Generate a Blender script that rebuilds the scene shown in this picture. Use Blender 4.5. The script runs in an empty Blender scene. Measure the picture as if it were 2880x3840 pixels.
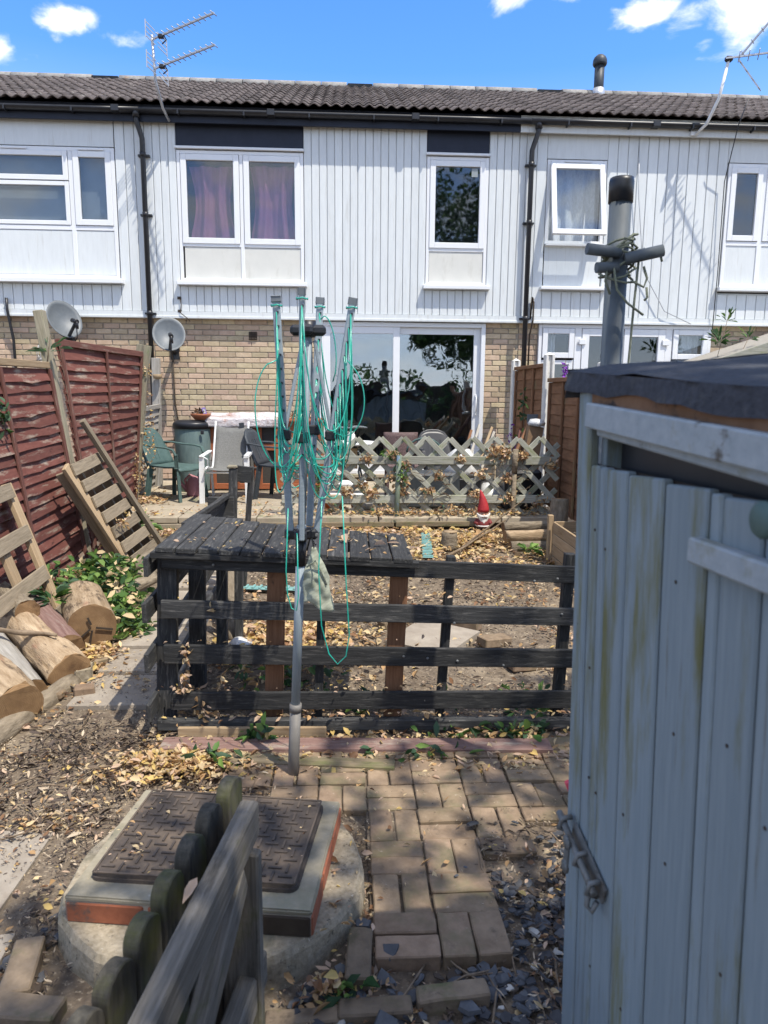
import bpy, bmesh, math, random
import numpy as np
from mathutils import Vector as V, Matrix, noise as MN
R = random.Random(11)
sc = bpy.context.scene
col = sc.collection
rad = math.radians

# ---------------------------------------------------------------- camera
cam = bpy.data.cameras.new('camera')
camo = bpy.data.objects.new('camera', cam)
col.objects.link(camo)
YAW, PIT, ROLL = rad(3.0), rad(9.4), rad(0.5)
fw = V((math.sin(YAW)*math.cos(PIT), math.cos(YAW)*math.cos(PIT), -math.sin(PIT)))
rt = V((math.cos(YAW), -math.sin(YAW), 0))
up = rt.cross(fw)
r2 = rt*math.cos(ROLL)+up*math.sin(ROLL)
u2 = up*math.cos(ROLL)-rt*math.sin(ROLL)
camo.matrix_world = Matrix(((r2.x, u2.x, -fw.x, 0), (r2.y, u2.y, -fw.y, 0), (r2.z, u2.z, -fw.z, 1.65), (0, 0, 0, 1)))
cam.sensor_fit = 'HORIZONTAL'
cam.sensor_width = 36
cam.lens = 33.27
cam.clip_start = 0.05
cam.clip_end = 3000
cam.dof.use_dof = True
cam.dof.focus_distance = 6.5
cam.dof.aperture_fstop = 8.5
sc.camera = camo

# ---------------------------------------------------------------- sun and sky
SUN = V((0.36, -0.38, 1.0)).normalized()          # towards the sun
ELEV = math.asin(SUN.z)
sun = bpy.data.lights.new('sun', 'SUN')
sun.energy = 3.1
sun.angle = rad(0.55)
sun.color = (1.0, 0.935, 0.83)
suno = bpy.data.objects.new('sun', sun)
suno.rotation_euler = (-SUN).to_track_quat('-Z', 'Y').to_euler()
suno.location = (4, -8, 14)
col.objects.link(suno)

world = bpy.data.worlds.new('World')
sc.world = world
world.use_nodes = True
nt = world.node_tree
nt.nodes.clear()
def wn(t, **k):
    n = nt.nodes.new(t)
    for a, b in k.items():
        setattr(n, a, b)
    return n
def wmath(op, a, b=None, c=None):
    n = wn('ShaderNodeMath', operation=op)
    for i, x in enumerate((a, b, c)):
        if x is None: continue
        if isinstance(x, (int, float)): n.inputs[i].default_value = x
        else: nt.links.new(x, n.inputs[i])
    return n.outputs[0]
sky = wn('ShaderNodeTexSky', sky_type='NISHITA')
sky.sun_disc = False
sky.sun_elevation = ELEV
sky.sun_rotation = math.atan2(SUN.x, SUN.y)
sky.air_density = 1.0
sky.dust_density = 0.1
sky.ozone_density = 2.5
tc = wn('ShaderNodeTexCoord')
DIR = tc.outputs['Generated']
sep = wn('ShaderNodeSeparateXYZ'); nt.links.new(DIR, sep.inputs[0])
mp = wn('ShaderNodeMapping'); mp.inputs['Scale'].default_value = (8, 8, 14); nt.links.new(DIR, mp.inputs[0])
nz = wn('ShaderNodeTexNoise'); nz.inputs['Scale'].default_value = 1.6; nz.inputs['Detail'].default_value = 10
nz.inputs['Roughness'].default_value = 0.56; nz.inputs['Distortion'].default_value = 0.35
nt.links.new(mp.outputs[0], nz.inputs['Vector'])
# clouds that stand over the roof: (azimuth from +Y in degrees, elevation in degrees, width, height, weight)
CL = [(-19.2, 23.6, 2.6, 1.0, 1.0), (-15.8, 23.2, 2.2, .9, 1.0), (-23.6, 20.9, 1.9, 1.1, 1.0), (12.5, 26.3, 2.6, .7, .85), (15.6, 26.2, 1.8, .8, .9),
      (21.6, 24.7, 2.6, 1.1, 1.0), (23.8, 24.2, 1.8, 1.0, .9), (29.0, 24.0, 3.6, 2.2, 1.1), (25.2, 22.6, .8, .5, .8), (34, 25, 5, 3.5, 1), (4, 34, 16, 3.0, .9), (-30, 31, 7, 3.0, .9)]
blob = None
for az, el, w, h, wt in CL:
    a, e = rad(az), rad(el)
    d0 = V((math.sin(a)*math.cos(e), math.cos(a)*math.cos(e), math.sin(e)))
    hx = V((math.cos(a), -math.sin(a), 0)); hz = hx.cross(d0)
    def dot(vv):
        n = wn('ShaderNodeVectorMath', operation='DOT_PRODUCT'); nt.links.new(DIR, n.inputs[0]); n.inputs[1].default_value = vv
        return n.outputs['Value']
    x = wmath('DIVIDE', dot(hx), math.sin(rad(w))); z = wmath('DIVIDE', dot(hz), math.sin(rad(h)))
    q = wmath('ADD', wmath('MULTIPLY', x, x), wmath('MULTIPLY', z, z))
    g = wmath('MULTIPLY', wmath('POWER', 2.718, wmath('MULTIPLY', q, -0.75)), wt)
    f = wmath('GREATER_THAN', dot(d0), 0.2)
    g = wmath('MULTIPLY', g, f)
    blob = g if blob is None else wmath('MAXIMUM', blob, g)
front = wn('ShaderNodeMapRange'); nt.links.new(sep.outputs['Y'], front.inputs[0])
front.inputs[1].default_value = -0.3; front.inputs[2].default_value = 0.3
high = wn('ShaderNodeMapRange', interpolation_type='SMOOTHSTEP'); nt.links.new(sep.outputs['Z'], high.inputs[0]); high.inputs[1].default_value = 0.50; high.inputs[2].default_value = 0.72
scat = wmath('MULTIPLY', wmath('MAXIMUM', wmath('SUBTRACT', 1.0, front.outputs[0]), high.outputs[0]), 0.98)  # out-of-view clouds overhead and behind, thickened to whiten the ambient light
dens = wmath('ADD', wmath('ADD', wmath('MULTIPLY', wmath('SUBTRACT', nz.outputs['Fac'], 0.5), 3.3), wmath('MULTIPLY', blob, 1.2)), wmath('SUBTRACT', scat, 0.62))
cm = wn('ShaderNodeMapRange', interpolation_type='SMOOTHSTEP'); nt.links.new(dens, cm.inputs[0])
cm.inputs[1].default_value = -0.05; cm.inputs[2].default_value = 0.85
hzn = wn('ShaderNodeMapRange', interpolation_type='SMOOTHSTEP'); nt.links.new(sep.outputs['Z'], hzn.inputs[0])
hzn.inputs[1].default_value = 0.0; hzn.inputs[2].default_value = 0.35
cfac = wmath('MULTIPLY', wmath('MULTIPLY', cm.outputs[0], hzn.outputs[0]), 0.93)
hsv = wn('ShaderNodeHueSaturation'); hsv.inputs['Value'].default_value = 0.98
st_ = wn('ShaderNodeMapRange'); nt.links.new(sep.outputs['Z'], st_.inputs[0]); st_.inputs[1].default_value = 0.0; st_.inputs[2].default_value = 0.38; st_.inputs[3].default_value = 0.3; st_.inputs[4].default_value = 1.25
nt.links.new(st_.outputs[0], hsv.inputs['Saturation'])
nt.links.new(sky.outputs[0], hsv.inputs['Color'])
mix = wn('ShaderNodeMix', data_type='RGBA'); nt.links.new(cfac, mix.inputs['Factor'])
tint = wn('ShaderNodeMix', data_type='RGBA', blend_type='MULTIPLY'); tint.inputs['Factor'].default_value = 1; tint.inputs['B'].default_value = (.80, .84, .98, 1); nt.links.new(hsv.outputs[0], tint.inputs['A'])
nt.links.new(tint.outputs['Result'], mix.inputs['A']); mix.inputs['B'].default_value = (5.3, 5.18, 5.0, 1)
bg = wn('ShaderNodeBackground'); bg.inputs['Strength'].default_value = 0.15
nt.links.new(mix.outputs['Result'], bg.inputs['Color'])
wo = wn('ShaderNodeOutputWorld'); nt.links.new(bg.outputs[0], wo.inputs[0])

sc.view_settings.view_transform = 'Standard'
sc.view_settings.look = 'None'
sc.view_settings.gamma = 1
sc.view_settings.use_curve_mapping = False
sc.view_settings.exposure = 1.1
sc.cycles.max_bounces = 6
sc.cycles.use_denoising = True

# ---------------------------------------------------------------- materials
def mat(name, c1, c2=None, s=8, st=(1, 1, 1), ro=.85, bump=.3, bd=.004, rnd=.15, spots=(), spec=.3, metal=0, det=7, lo=.3, hi=.7, rnd_hue=0):
    m = bpy.data.materials.new(name); m.use_nodes = True
    t = m.node_tree; N = t.nodes; Lk = t.links.new
    b = N['Principled BSDF']
    b.inputs['Roughness'].default_value = ro
    b.inputs['Specular IOR Level'].default_value = spec
    b.inputs['Metallic'].default_value = metal
    co = N.new('ShaderNodeTexCoord'); oi = N.new('ShaderNodeObjectInfo')
    mu = N.new('ShaderNodeMath'); mu.operation = 'MULTIPLY'; mu.inputs[1].default_value = 53.0; Lk(oi.outputs['Random'], mu.inputs[0])
    ad = N.new('ShaderNodeVectorMath'); Lk(co.outputs['Object'], ad.inputs[0]); Lk(mu.outputs[0], ad.inputs[1])
    mpn = N.new('ShaderNodeMapping'); mpn.inputs['Scale'].default_value = st; Lk(ad.outputs[0], mpn.inputs[0])
    nn = N.new('ShaderNodeTexNoise'); nn.inputs['Scale'].default_value = s; nn.inputs['Detail'].default_value = det; nn.inputs['Roughness'].default_value = .65
    Lk(mpn.outputs[0], nn.inputs['Vector'])
    rp = N.new('ShaderNodeValToRGB'); e = rp.color_ramp.elements
    e[0].position = lo; e[1].position = hi
    e[0].color = (*c1, 1); e[1].color = (*(c2 or c1), 1)
    Lk(nn.outputs['Fac'], rp.inputs[0])
    c = rp.outputs[0]
    for i, (sc3, ss, a, z, stn) in enumerate(spots):        # colour, scale, threshold range, stretch
        mp3 = N.new('ShaderNodeMapping'); mp3.inputs['Scale'].default_value = stn; mp3.inputs['Location'].default_value = (3.7*i+1, 9.1, 2.2)
        Lk(ad.outputs[0], mp3.inputs[0])
        n3 = N.new('ShaderNodeTexNoise'); n3.inputs['Scale'].default_value = ss; n3.inputs['Detail'].default_value = 9; n3.inputs['Roughness'].default_value = .7
        Lk(mp3.outputs[0], n3.inputs['Vector'])
        r3 = N.new('ShaderNodeMapRange'); r3.inputs[1].default_value = a; r3.inputs[2].default_value = z
        Lk(n3.outputs['Fac'], r3.inputs[0])
        x3 = N.new('ShaderNodeMix'); x3.data_type = 'RGBA'; Lk(r3.outputs[0], x3.inputs['Factor']); Lk(c, x3.inputs['A'])
        x3.inputs['B'].default_value = (*sc3, 1)
        c = x3.outputs['Result']
    if rnd:
        mr = N.new('ShaderNodeMapRange'); Lk(oi.outputs['Random'], mr.inputs[0]); mr.inputs[3].default_value = 1-rnd; mr.inputs[4].default_value = 1+rnd
        hv = N.new('ShaderNodeHueSaturation'); Lk(mr.outputs[0], hv.inputs['Value']); Lk(c, hv.inputs['Color'])
        if rnd_hue:
            m2 = N.new('ShaderNodeMath'); m2.operation = 'FRACT'
            m3 = N.new('ShaderNodeMath'); m3.operation = 'MULTIPLY'; m3.inputs[1].default_value = 7.31; Lk(oi.outputs['Random'], m3.inputs[0]); Lk(m3.outputs[0], m2.inputs[0])
            m4 = N.new('ShaderNodeMapRange'); Lk(m2.outputs[0], m4.inputs[0]); m4.inputs[3].default_value = .5-rnd_hue; m4.inputs[4].default_value = .5+rnd_hue
            Lk(m4.outputs[0], hv.inputs['Hue'])
        c = hv.outputs[0]
    Lk(c, b.inputs['Base Color'])
    if bump:
        bp = N.new('ShaderNodeBump'); bp.inputs['Strength'].default_value = bump; bp.inputs['Distance'].default_value = bd
        Lk(nn.outputs['Fac'], bp.inputs['Height']); Lk(bp.outputs[0], b.inputs['Normal'])
    return m

def leafmat(name, c, tr=.35, var=.25):
    m = bpy.data.materials.new(name); m.use_nodes = True
    t = m.node_tree; N = t.nodes; Lk = t.links.new
    b = N['Principled BSDF']; b.inputs['Roughness'].default_value = .6; b.inputs['Specular IOR Level'].default_value = .3
    g = N.new('ShaderNodeNewGeometry')
    hv = N.new('ShaderNodeHueSaturation'); hv.inputs['Color'].default_value = (*c, 1)
    mr = N.new('ShaderNodeMapRange'); Lk(g.outputs['Random Per Island'], mr.inputs[0]); mr.inputs[3].default_value = 1-var; mr.inputs[4].default_value = 1+var
    Lk(mr.outputs[0], hv.inputs['Value']); Lk(hv.outputs[0], b.inputs['Base Color'])
    tl = N.new('ShaderNodeBsdfTranslucent'); Lk(hv.outputs[0], tl.inputs['Color'])
    mx = N.new('ShaderNodeMixShader'); mx.inputs[0].default_value = tr
    Lk(b.outputs[0], mx.inputs[1]); Lk(tl.outputs[0], mx.inputs[2]); Lk(mx.outputs[0], N['Material Output'].inputs[0])
    return m

def glassmat(name, tint, refl, ro=.01, wob=.0):
    m = bpy.data.materials.new(name); m.use_nodes = True
    t = m.node_tree; N = t.nodes; Lk = t.links.new
    N.remove(N['Principled BSDF'])
    tr = N.new('ShaderNodeBsdfTransparent'); tr.inputs[0].default_value = (*tint, 1)
    gl = N.new('ShaderNodeBsdfGlossy'); gl.inputs['Roughness'].default_value = ro; gl.inputs['Color'].default_value = (.93, .97, 1, 1)
    lw = N.new('ShaderNodeLayerWeight'); lw.inputs[0].default_value = .5
    pw = N.new('ShaderNodeMath'); pw.operation = 'POWER'; pw.inputs[1].default_value = 4; Lk(lw.outputs['Facing'], pw.inputs[0])
    mr = N.new('ShaderNodeMapRange'); Lk(pw.outputs[0], mr.inputs[0]); mr.inputs[3].default_value = refl; mr.inputs[4].default_value = 1
    mx = N.new('ShaderNodeMixShader'); Lk(mr.outputs[0], mx.inputs[0]); Lk(tr.outputs[0], mx.inputs[1]); Lk(gl.outputs[0], mx.inputs[2])
    if wob:
        co = N.new('ShaderNodeTexCoord'); nn = N.new('ShaderNodeTexNoise'); nn.inputs['Scale'].default_value = 2.2; nn.inputs['Detail'].default_value = 1.5
        Lk(co.outputs['Object'], nn.inputs['Vector'])
        bp = N.new('ShaderNodeBump'); bp.inputs['Strength'].default_value = wob; bp.inputs['Distance'].default_value = .02
        Lk(nn.outputs['Fac'], bp.inputs['Height']); Lk(bp.outputs[0], gl.inputs['Normal'])
    Lk(mx.outputs[0], N['Material Output'].inputs[0])
    return m

W3 = (1, 1, 1)
GX = (1, 14, 14)      # grain along the local x axis of a beam
GZ = (14, 14, 1)
M = {}
M['white'] = mat('white cladding paint', (.545, .572, .572), (.605, .632, .63), s=6, st=(3, 3, .6), ro=.5, bump=.08, rnd=.035, spots=[((.43, .43, .40), 5, .56, .80, (5, 5, .35)), ((.40, .39, .35), 24, .68, .76, (1, 1, .6))])
M['upvc'] = mat('white window plastic', (.64, .655, .665), (.68, .69, .695), s=4, ro=.35, bump=0, rnd=0, spec=.5, spots=[((.42, .41, .37), 14, .63, .8, W3)])
M['cream'] = mat('cream infill panel', (.52, .52, .48), (.57, .565, .52), s=5, ro=.6, bump=.03, rnd=.02, spots=[((.43, .42, .37), 4, .55, .8, (2, 2, .6))])
M['navy'] = mat('dark navy board paint', (.010, .014, .026), (.016, .021, .036), s=6, ro=.55, bump=.05, rnd=.1)
M['blackpl'] = mat('black plastic pipe', (.012, .013, .016), (.02, .021, .024), s=9, ro=.4, bump=.02, rnd=.1, spec=.4)
M['brick'] = mat('buff yellow brick', (.37, .28, .185), (.49, .385, .27), s=16, ro=.92, bump=.35, bd=.004, rnd=.2, rnd_hue=.02, spots=[((.30, .22, .16), 22, .58, .72, W3)])
M['mortar'] = mat('grey brown mortar', (.27, .235, .185), (.34, .30, .24), s=30, ro=.95, bump=.3, rnd=0)
M['tile'] = mat('brown concrete roof tile', (.052, .043, .041), (.105, .088, .082), s=14, ro=.92, bump=.5, rnd=.3, spots=[((.26, .25, .22), 16, .58, .70, W3), ((.045, .038, .034), 7, .55, .7, W3)])
M['ridge'] = mat('lichen grey ridge tile', (.17, .165, .155), (.30, .29, .27), s=18, ro=.95, bump=.5, rnd=.15, spots=[((.34, .17, .06), 6, .62, .72, W3), ((.10, .09, .08), 9, .6, .75, W3)])
M['lead'] = mat('grey dish metal', (.10, .115, .125), (.14, .155, .165), s=12, ro=.5, bump=.04, rnd=.12, spec=.4, spots=[((.18, .18, .17), 20, .64, .75, W3)])
M['alu'] = mat('weathered aluminium', (.38, .39, .40), (.5, .51, .52), s=20, ro=.45, metal=.6, bump=.05, rnd=.05)
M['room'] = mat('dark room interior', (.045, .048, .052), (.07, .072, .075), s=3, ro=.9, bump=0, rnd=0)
M['doorroom'] = mat('dim living room', (.10, .11, .125), (.16, .165, .175), s=3, ro=.9, bump=0, rnd=0)
M['glass'] = glassmat('window glass', (.84, .86, .87), .06, .025)
M['doorglass'] = glassmat('sliding door glass', (.66, .71, .73), .17, .015, wob=.3)
M['purple'] = mat('purple curtain cloth', (.27, .10, .18), (.34, .14, .23), s=9, st=(2, 2, .7), ro=.9, bump=.1, rnd=0)
M['lace'] = mat('white lace curtain', (.50, .53, .55), (.72, .75, .77), s=22, st=(2, 2, 1), ro=.9, bump=.1, rnd=0)
M['blind'] = mat('grey green roller blind', (.22, .25, .26), (.27, .30, .31), s=4, ro=.9, bump=0, rnd=0)
M['palegreen'] = mat('pale green curtain cloth', (.40, .47, .44), (.52, .58, .55), s=9, ro=.9, bump=.1, rnd=0)
# timber
M['red'] = mat('red stained slat, weathered', (.10, .034, .026), (.155, .058, .044), s=5, st=(1, 9, 4), ro=.9, bump=.4, rnd=.2, spots=[((.27, .22, .17), 3.0, .525, .65, (1, 1.6, 6)), ((.05, .018, .014), 7, .58, .72, (1, 3, 3))])
M['redframe'] = mat('red stained batten', (.085, .033, .025), (.15, .065, .05), s=6, st=GX, ro=.9, bump=.4, rnd=.15, spots=[((.22, .17, .13), 3, .52, .68, (1, 6, 6))])
M['postwood'] = mat('greenish weathered post', (.17, .15, .10), (.29, .26, .19), s=6, st=GX, ro=.9, bump=.5, rnd=.12, spots=[((.14, .06, .04), 2.5, .56, .7, (1, 3, 3)), ((.13, .16, .07), 3, .55, .7, (1, 3, 3))])
M['greywood'] = mat('weathered grey timber', (.22, .20, .17), (.38, .36, .32), s=6, st=GX, ro=.92, bump=.55, rnd=.15, spots=[((.12, .10, .08), 5, .6, .72, (1, 5, 5))])
M['trelliswood'] = mat('pale green grey trellis timber', (.20, .20, .16), (.38, .38, .32), s=6, st=GX, ro=.92, bump=.5, rnd=.2, spots=[((.20, .22, .11), 4, .52, .66, (1, 3, 3))])
M['tan'] = mat('tan sawn timber', (.26, .18, .10), (.39, .29, .18), s=5, st=GX, ro=.88, bump=.35, rnd=.15, spots=[((.16, .09, .04), 3, .6, .75, (1, 5, 5))])
M['brownpost'] = mat('brown fresh timber', (.13, .062, .03), (.22, .11, .058), s=6, st=GX, ro=.85, bump=.3, rnd=.1, spots=[((.06, .03, .018), 6, .6, .7, (1, 4, 4))])
M['black'] = mat('black stained timber', (.015, .0155, .016), (.046, .046, .045), s=7, st=GX, ro=.8, bump=.7, rnd=.3, spec=.3, spots=[((.125, .12, .11), 9, .53, .72, (1, 8, 8)), ((.40, .38, .34), 34, .69, .74, W3)])
M['brownfence'] = mat('brown fence panel', (.14, .068, .034), (.24, .125, .065), s=5, st=(1, 4, 6), ro=.9, bump=.35, rnd=.15, spots=[((.21, .17, .085), 2, .56, .72, W3)])
M['concretepost'] = mat('white concrete post', (.55, .54, .50), (.66, .65, .61), s=12, ro=.9, bump=.3, rnd=.05, spots=[((.30, .29, .25), 6, .56, .75, W3)])
M['shed'] = mat('grey blue shed paint, weathered', (.155, .195, .215), (.205, .245, .262), s=16, st=(7, 7, .35), ro=.85, bump=.18, rnd=.06, spots=[((.125, .125, .055), 4.0, .525, .64, (2.4, 2.4, .28)), ((.11, .11, .085), 26, .60, .70, (2.5, 2.5, .12)), ((.07, .065, .055), 15, .70, .72, (1, 1, .5)), ((.31, .345, .36), 40, .66, .74, (1, 1, .3))])
M['shedtrim'] = mat('peeling pale shed trim', (.23, .265, .28), (.31, .34, .355), s=14, st=(3, 3, 3), ro=.88, bump=.3, rnd=.05, spots=[((.19, .185, .11), 5, .54, .68, W3), ((.09, .08, .065), 11, .60, .68, W3)])
M['felt'] = mat('black roofing felt', (.026, .029, .036), (.058, .062, .074), s=70, ro=.97, bump=1.0, bd=.004, rnd=0, spots=[((.09, .09, .085), 9, .56, .7, W3), ((.50, .52, .53), 20, .715, .735, W3)])
M['feltwood'] = mat('bare brown fascia', (.14, .07, .035), (.20, .11, .06), s=6, st=(4, 1, 4), ro=.9, bump=.4, rnd=0, spots=[((.04, .03, .025), 5, .55, .65, (3, 1, 3))])
M['gatewood'] = mat('mossy dark gate timber', (.030, .028, .023), (.10, .09, .07), s=9, st=(6, 6, 1), ro=.95, bump=.7, rnd=.15, spots=[((.075, .08, .018), 3.4, .49, .66, W3)])
M['gaterail'] = mat('silvered gate rail', (.085, .075, .06), (.20, .18, .15), s=6, st=GX, ro=.94, bump=.7, rnd=.05, spots=[((.045, .04, .032), 4, .52, .68, (1, 4, 4)), ((.07, .075, .03), 3, .56, .7, (1, 2, 2))])
M['palletwood'] = mat('brown grey pallet timber', (.15, .12, .08), (.27, .22, .155), s=6, st=GX, ro=.92, bump=.5, rnd=.15, spots=[((.09, .07, .05), 4, .57, .7, (1, 4, 4))])
M['oldplank'] = mat('mossy old plank', (.13, .10, .06), (.25, .20, .13), s=6, st=GX, ro=.94, bump=.6, rnd=.1, spots=[((.12, .125, .05), 3, .52, .66, (1, 3, 3)), ((.05, .035, .028), 7, .6, .7, (1, 3, 3))])
M['redplank'] = mat('worn reddish plank', (.13, .07, .058), (.23, .15, .125), s=6, st=GX, ro=.94, bump=.6, rnd=.1, spots=[((.26, .22, .18), 4, .52, .66, (1, 3, 3)), ((.08, .03, .03), 3, .58, .7, (1, 3, 3))])
M['log'] = mat('bark stripped log', (.20, .135, .075), (.42, .32, .21), s=6, st=(1, 5, 5), ro=.92, bump=.9, bd=.014, rnd=.18, spots=[((.10, .07, .045), 5, .54, .62, (1, 2.5, 2.5)), ((.28, .15, .09), 3, .58, .7, (1, 3, 3)), ((.07, .05, .035), 22, .63, .69, (1, 3, 3))])
M['bark'] = mat('rough grey bark', (.12, .095, .065), (.26, .215, .155), s=12, st=(1, 3, 3), ro=.95, bump=.9, bd=.015, rnd=.15)
M['endgrain'] = mat('sawn log end', (.15, .085, .04), (.30, .19, .095), s=9, ro=.95, bump=.6, rnd=.1, spots=[((.09, .05, .025), 6, .55, .68, W3)])
# masonry and ground
M['soil'] = mat('brown soil with litter dust', (.075, .056, .040), (.185, .145, .102), s=16, ro=.97, bump=.9, bd=.02, rnd=0, spots=[((.25, .20, .14), 3, .50, .68, W3), ((.34, .28, .20), 55, .56, .66, W3), ((.045, .035, .026), 9, .60, .72, W3)])
M['slab'] = mat('worn concrete slab', (.22, .185, .145), (.32, .28, .225), s=9, ro=.92, bump=.3, rnd=.08, spots=[((.15, .115, .08), 3, .53, .7, W3), ((.40, .36, .30), 24, .66, .72, W3)])
M['patio'] = mat('buff patio slab', (.27, .225, .165), (.37, .32, .24), s=8, ro=.92, bump=.3, rnd=.12, spots=[((.21, .22, .13), 3, .56, .68, W3), ((.16, .12, .09), 6, .62, .72, W3)])
M['paver'] = mat('dusty tan paver', (.165, .115, .073), (.265, .193, .128), s=18, ro=.95, bump=.6, rnd=.16, rnd_hue=.006, spots=[((.145, .125, .07), 4, .50, .66, W3), ((.11, .085, .058), 13, .58, .72, W3), ((.34, .28, .215), 38, .63, .73, W3)])
M['mossbrick'] = mat('mossy half buried brick', (.12, .09, .06), (.21, .16, .11), s=16, ro=.96, bump=.7, rnd=.2, spots=[((.085, .085, .04), 5, .54, .68, W3), ((.05, .04, .03), 9, .58, .7, W3)])
M['concrete'] = mat('exposed aggregate concrete', (.185, .152, .10), (.35, .30, .22), s=55, ro=.95, bump=.7, bd=.006, rnd=0, spots=[((.17, .155, .10), 4, .52, .68, W3), ((.08, .07, .055), 40, .60, .66, W3), ((.55, .52, .45), 70, .64, .70, W3)])
M['render'] = mat('smooth mortar capping', (.205, .18, .125), (.30, .265, .195), s=24, ro=.94, bump=.4, rnd=0, spots=[((.20, .19, .12), 3, .52, .68, W3), ((.055, .055, .05), 9, .70, .72, W3), ((.42, .40, .34), 50, .64, .72, W3)])
M['redbrick'] = mat('red engineering brick', (.21, .068, .034), (.30, .105, .055), s=18, ro=.9, bump=.4, rnd=.2, spots=[((.08, .07, .06), 8, .62, .72, W3)])
M['iron'] = mat('dusty black cast iron', (.045, .037, .031), (.088, .070, .057), s=14, ro=.8, bump=.5, rnd=0, metal=.0, spots=[((.165, .122, .085), 4, .47, .70, W3), ((.6, .6, .58), 7, .72, .74, W3)])
M['slate'] = mat('blue grey slate chip', (.048, .051, .056), (.098, .102, .108), s=25, ro=.75, bump=.3, rnd=.25, spots=[((.24, .25, .26), 12, .70, .78, W3)])
M['slate2'] = mat('dark slate chip', (.028, .029, .032), (.066, .067, .072), s=25, ro=.75, bump=.3, rnd=.25)
M['pebble'] = mat('pale pebble', (.30, .28, .24), (.45, .43, .39), s=20, ro=.8, bump=.2, rnd=.2)
# things
M['greenpl'] = mat('faded green garden plastic', (.048, .085, .078), (.082, .13, .12), s=9, ro=.55, bump=.06, rnd=0, spots=[((.13, .16, .145), 8, .6, .75, W3)])
M['slatepl'] = mat('dark slate plastic', (.030, .036, .042), (.052, .06, .068), s=9, ro=.5, bump=.05, rnd=0, spots=[((.10, .11, .115), 8, .62, .75, W3)])
M['butt'] = mat('grey green water butt plastic', (.11, .16, .155), (.165, .225, .215), s=7, st=(3, 3, .7), ro=.55, bump=.05, rnd=0, spots=[((.07, .10, .09), 4, .58, .74, (2, 2, .6))])
M['terra'] = mat('terracotta', (.30, .105, .05), (.38, .145, .075), s=14, ro=.85, bump=.2, rnd=.05)
M['orange'] = mat('orange pot glaze', (.52, .11, .022), (.60, .15, .035), s=10, ro=.4, bump=.05, rnd=0)
M['hutch'] = mat('orange brown hutch timber', (.24, .072, .030), (.34, .12, .055), s=6, st=GX, ro=.75, bump=.25, rnd=.12)
M['mesh'] = mat('dark wire mesh', (.045, .042, .038), (.075, .07, .062), s=90, ro=.8, bump=.4, rnd=0)
M['sling'] = mat('grey woven sling', (.11, .11, .103), (.17, .17, .16), s=70, ro=.85, bump=.4, rnd=0, spots=[((.08, .08, .075), 3, .5, .75, W3)])
M['whitemetal'] = mat('chipped white metal', (.60, .61, .60), (.70, .71, .70), s=12, ro=.5, bump=.1, rnd=.04, spots=[((.30, .29, .27), 12, .64, .72, W3)])
M['pink'] = mat('dusky pink plastic', (.36, .16, .18), (.45, .22, .24), s=8, ro=.5, bump=.03, rnd=0)
M['linegrey'] = mat('grey blue coated pole', (.22, .265, .29), (.29, .335, .36), s=9, st=GZ, ro=.5, metal=.1, bump=.05, rnd=.06, spots=[((.36, .39, .40), 14, .66, .74, W3)])
M['socket'] = mat('dull brown grey socket', (.15, .14, .125), (.22, .205, .185), s=8, ro=.6, bump=.1, rnd=0, metal=.2)
M['teal'] = mat('teal plastic washing line', (.005, .25, .18), (.015, .36, .27), s=20, ro=.3, bump=0, rnd=.15, spec=.6)
M['bag'] = mat('pale olive peg bag cloth', (.20, .215, .155), (.34, .355, .28), s=26, st=(.5, .5, 2.5), ro=.95, bump=.3, rnd=0, spots=[((.16, .17, .11), 6, .52, .66, W3)])
M['tealstrip'] = mat('faded teal lawn edging', (.12, .26, .25), (.20, .36, .34), s=10, ro=.6, bump=.1, rnd=.05)
M['bluepole'] = mat('flaking blue green pole', (.10, .14, .10), (.17, .20, .15), s=9, st=(3, 3, 1), ro=.7, bump=.3, rnd=0, spots=[((.10, .17, .32), 6, .53, .6, (2, 2, 1)), ((.22, .20, .15), 9, .6, .7, W3)])
M['hatred'] = mat('red gnome paint', (.30, .018, .024), (.38, .035, .04), s=14, ro=.6, bump=.1, rnd=0)
M['robe'] = mat('maroon gnome paint', (.14, .025, .025), (.2, .04, .04), s=14, ro=.7, bump=.1, rnd=0)
M['beard'] = mat('off white gnome paint', (.55, .53, .48), (.68, .66, .62), s=20, ro=.8, bump=.5, rnd=0)
M['skin'] = mat('gnome face paint', (.45, .27, .19), (.5, .31, .22), s=20, ro=.7, bump=.1, rnd=0)
M['darkbrown'] = mat('dark brown', (.035, .025, .018), (.06, .045, .032), s=12, ro=.8, bump=.2, rnd=.1)
M['card'] = mat('brown cardboard', (.20, .125, .07), (.26, .17, .10), s=8, ro=.9, bump=.1, rnd=.05)
M['bagwhite'] = mat('crumpled pale plastic', (.42, .42, .40), (.62, .62, .60), s=9, ro=.35, bump=.6, bd=.02, rnd=.05, spec=.6)
M['wicker'] = mat('brown woven wicker', (.05, .03, .028), (.15, .10, .095), s=60, ro=.7, bump=.8, rnd=0)
M['rope'] = mat('old green grey rope', (.10, .115, .08), (.19, .20, .15), s=60, ro=.95, bump=.5, rnd=.1)
M['steel'] = mat('dull galvanised steel', (.12, .125, .12), (.21, .215, .21), s=30, ro=.65, metal=.4, bump=.15, rnd=0, spots=[((.09, .07, .05), 14, .55, .66, W3)])
M['dustpole'] = mat('dark grey soil pipe', (.058, .07, .08), (.095, .112, .124), s=7, st=(2, 2, .8), ro=.6, bump=.08, rnd=0, spots=[((.22, .23, .23), 5, .64, .76, W3)])
M['purpletag'] = mat('purple plant label', (.20, .13, .42), (.26, .18, .5), s=8, ro=.5, bump=0, rnd=0)
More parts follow.
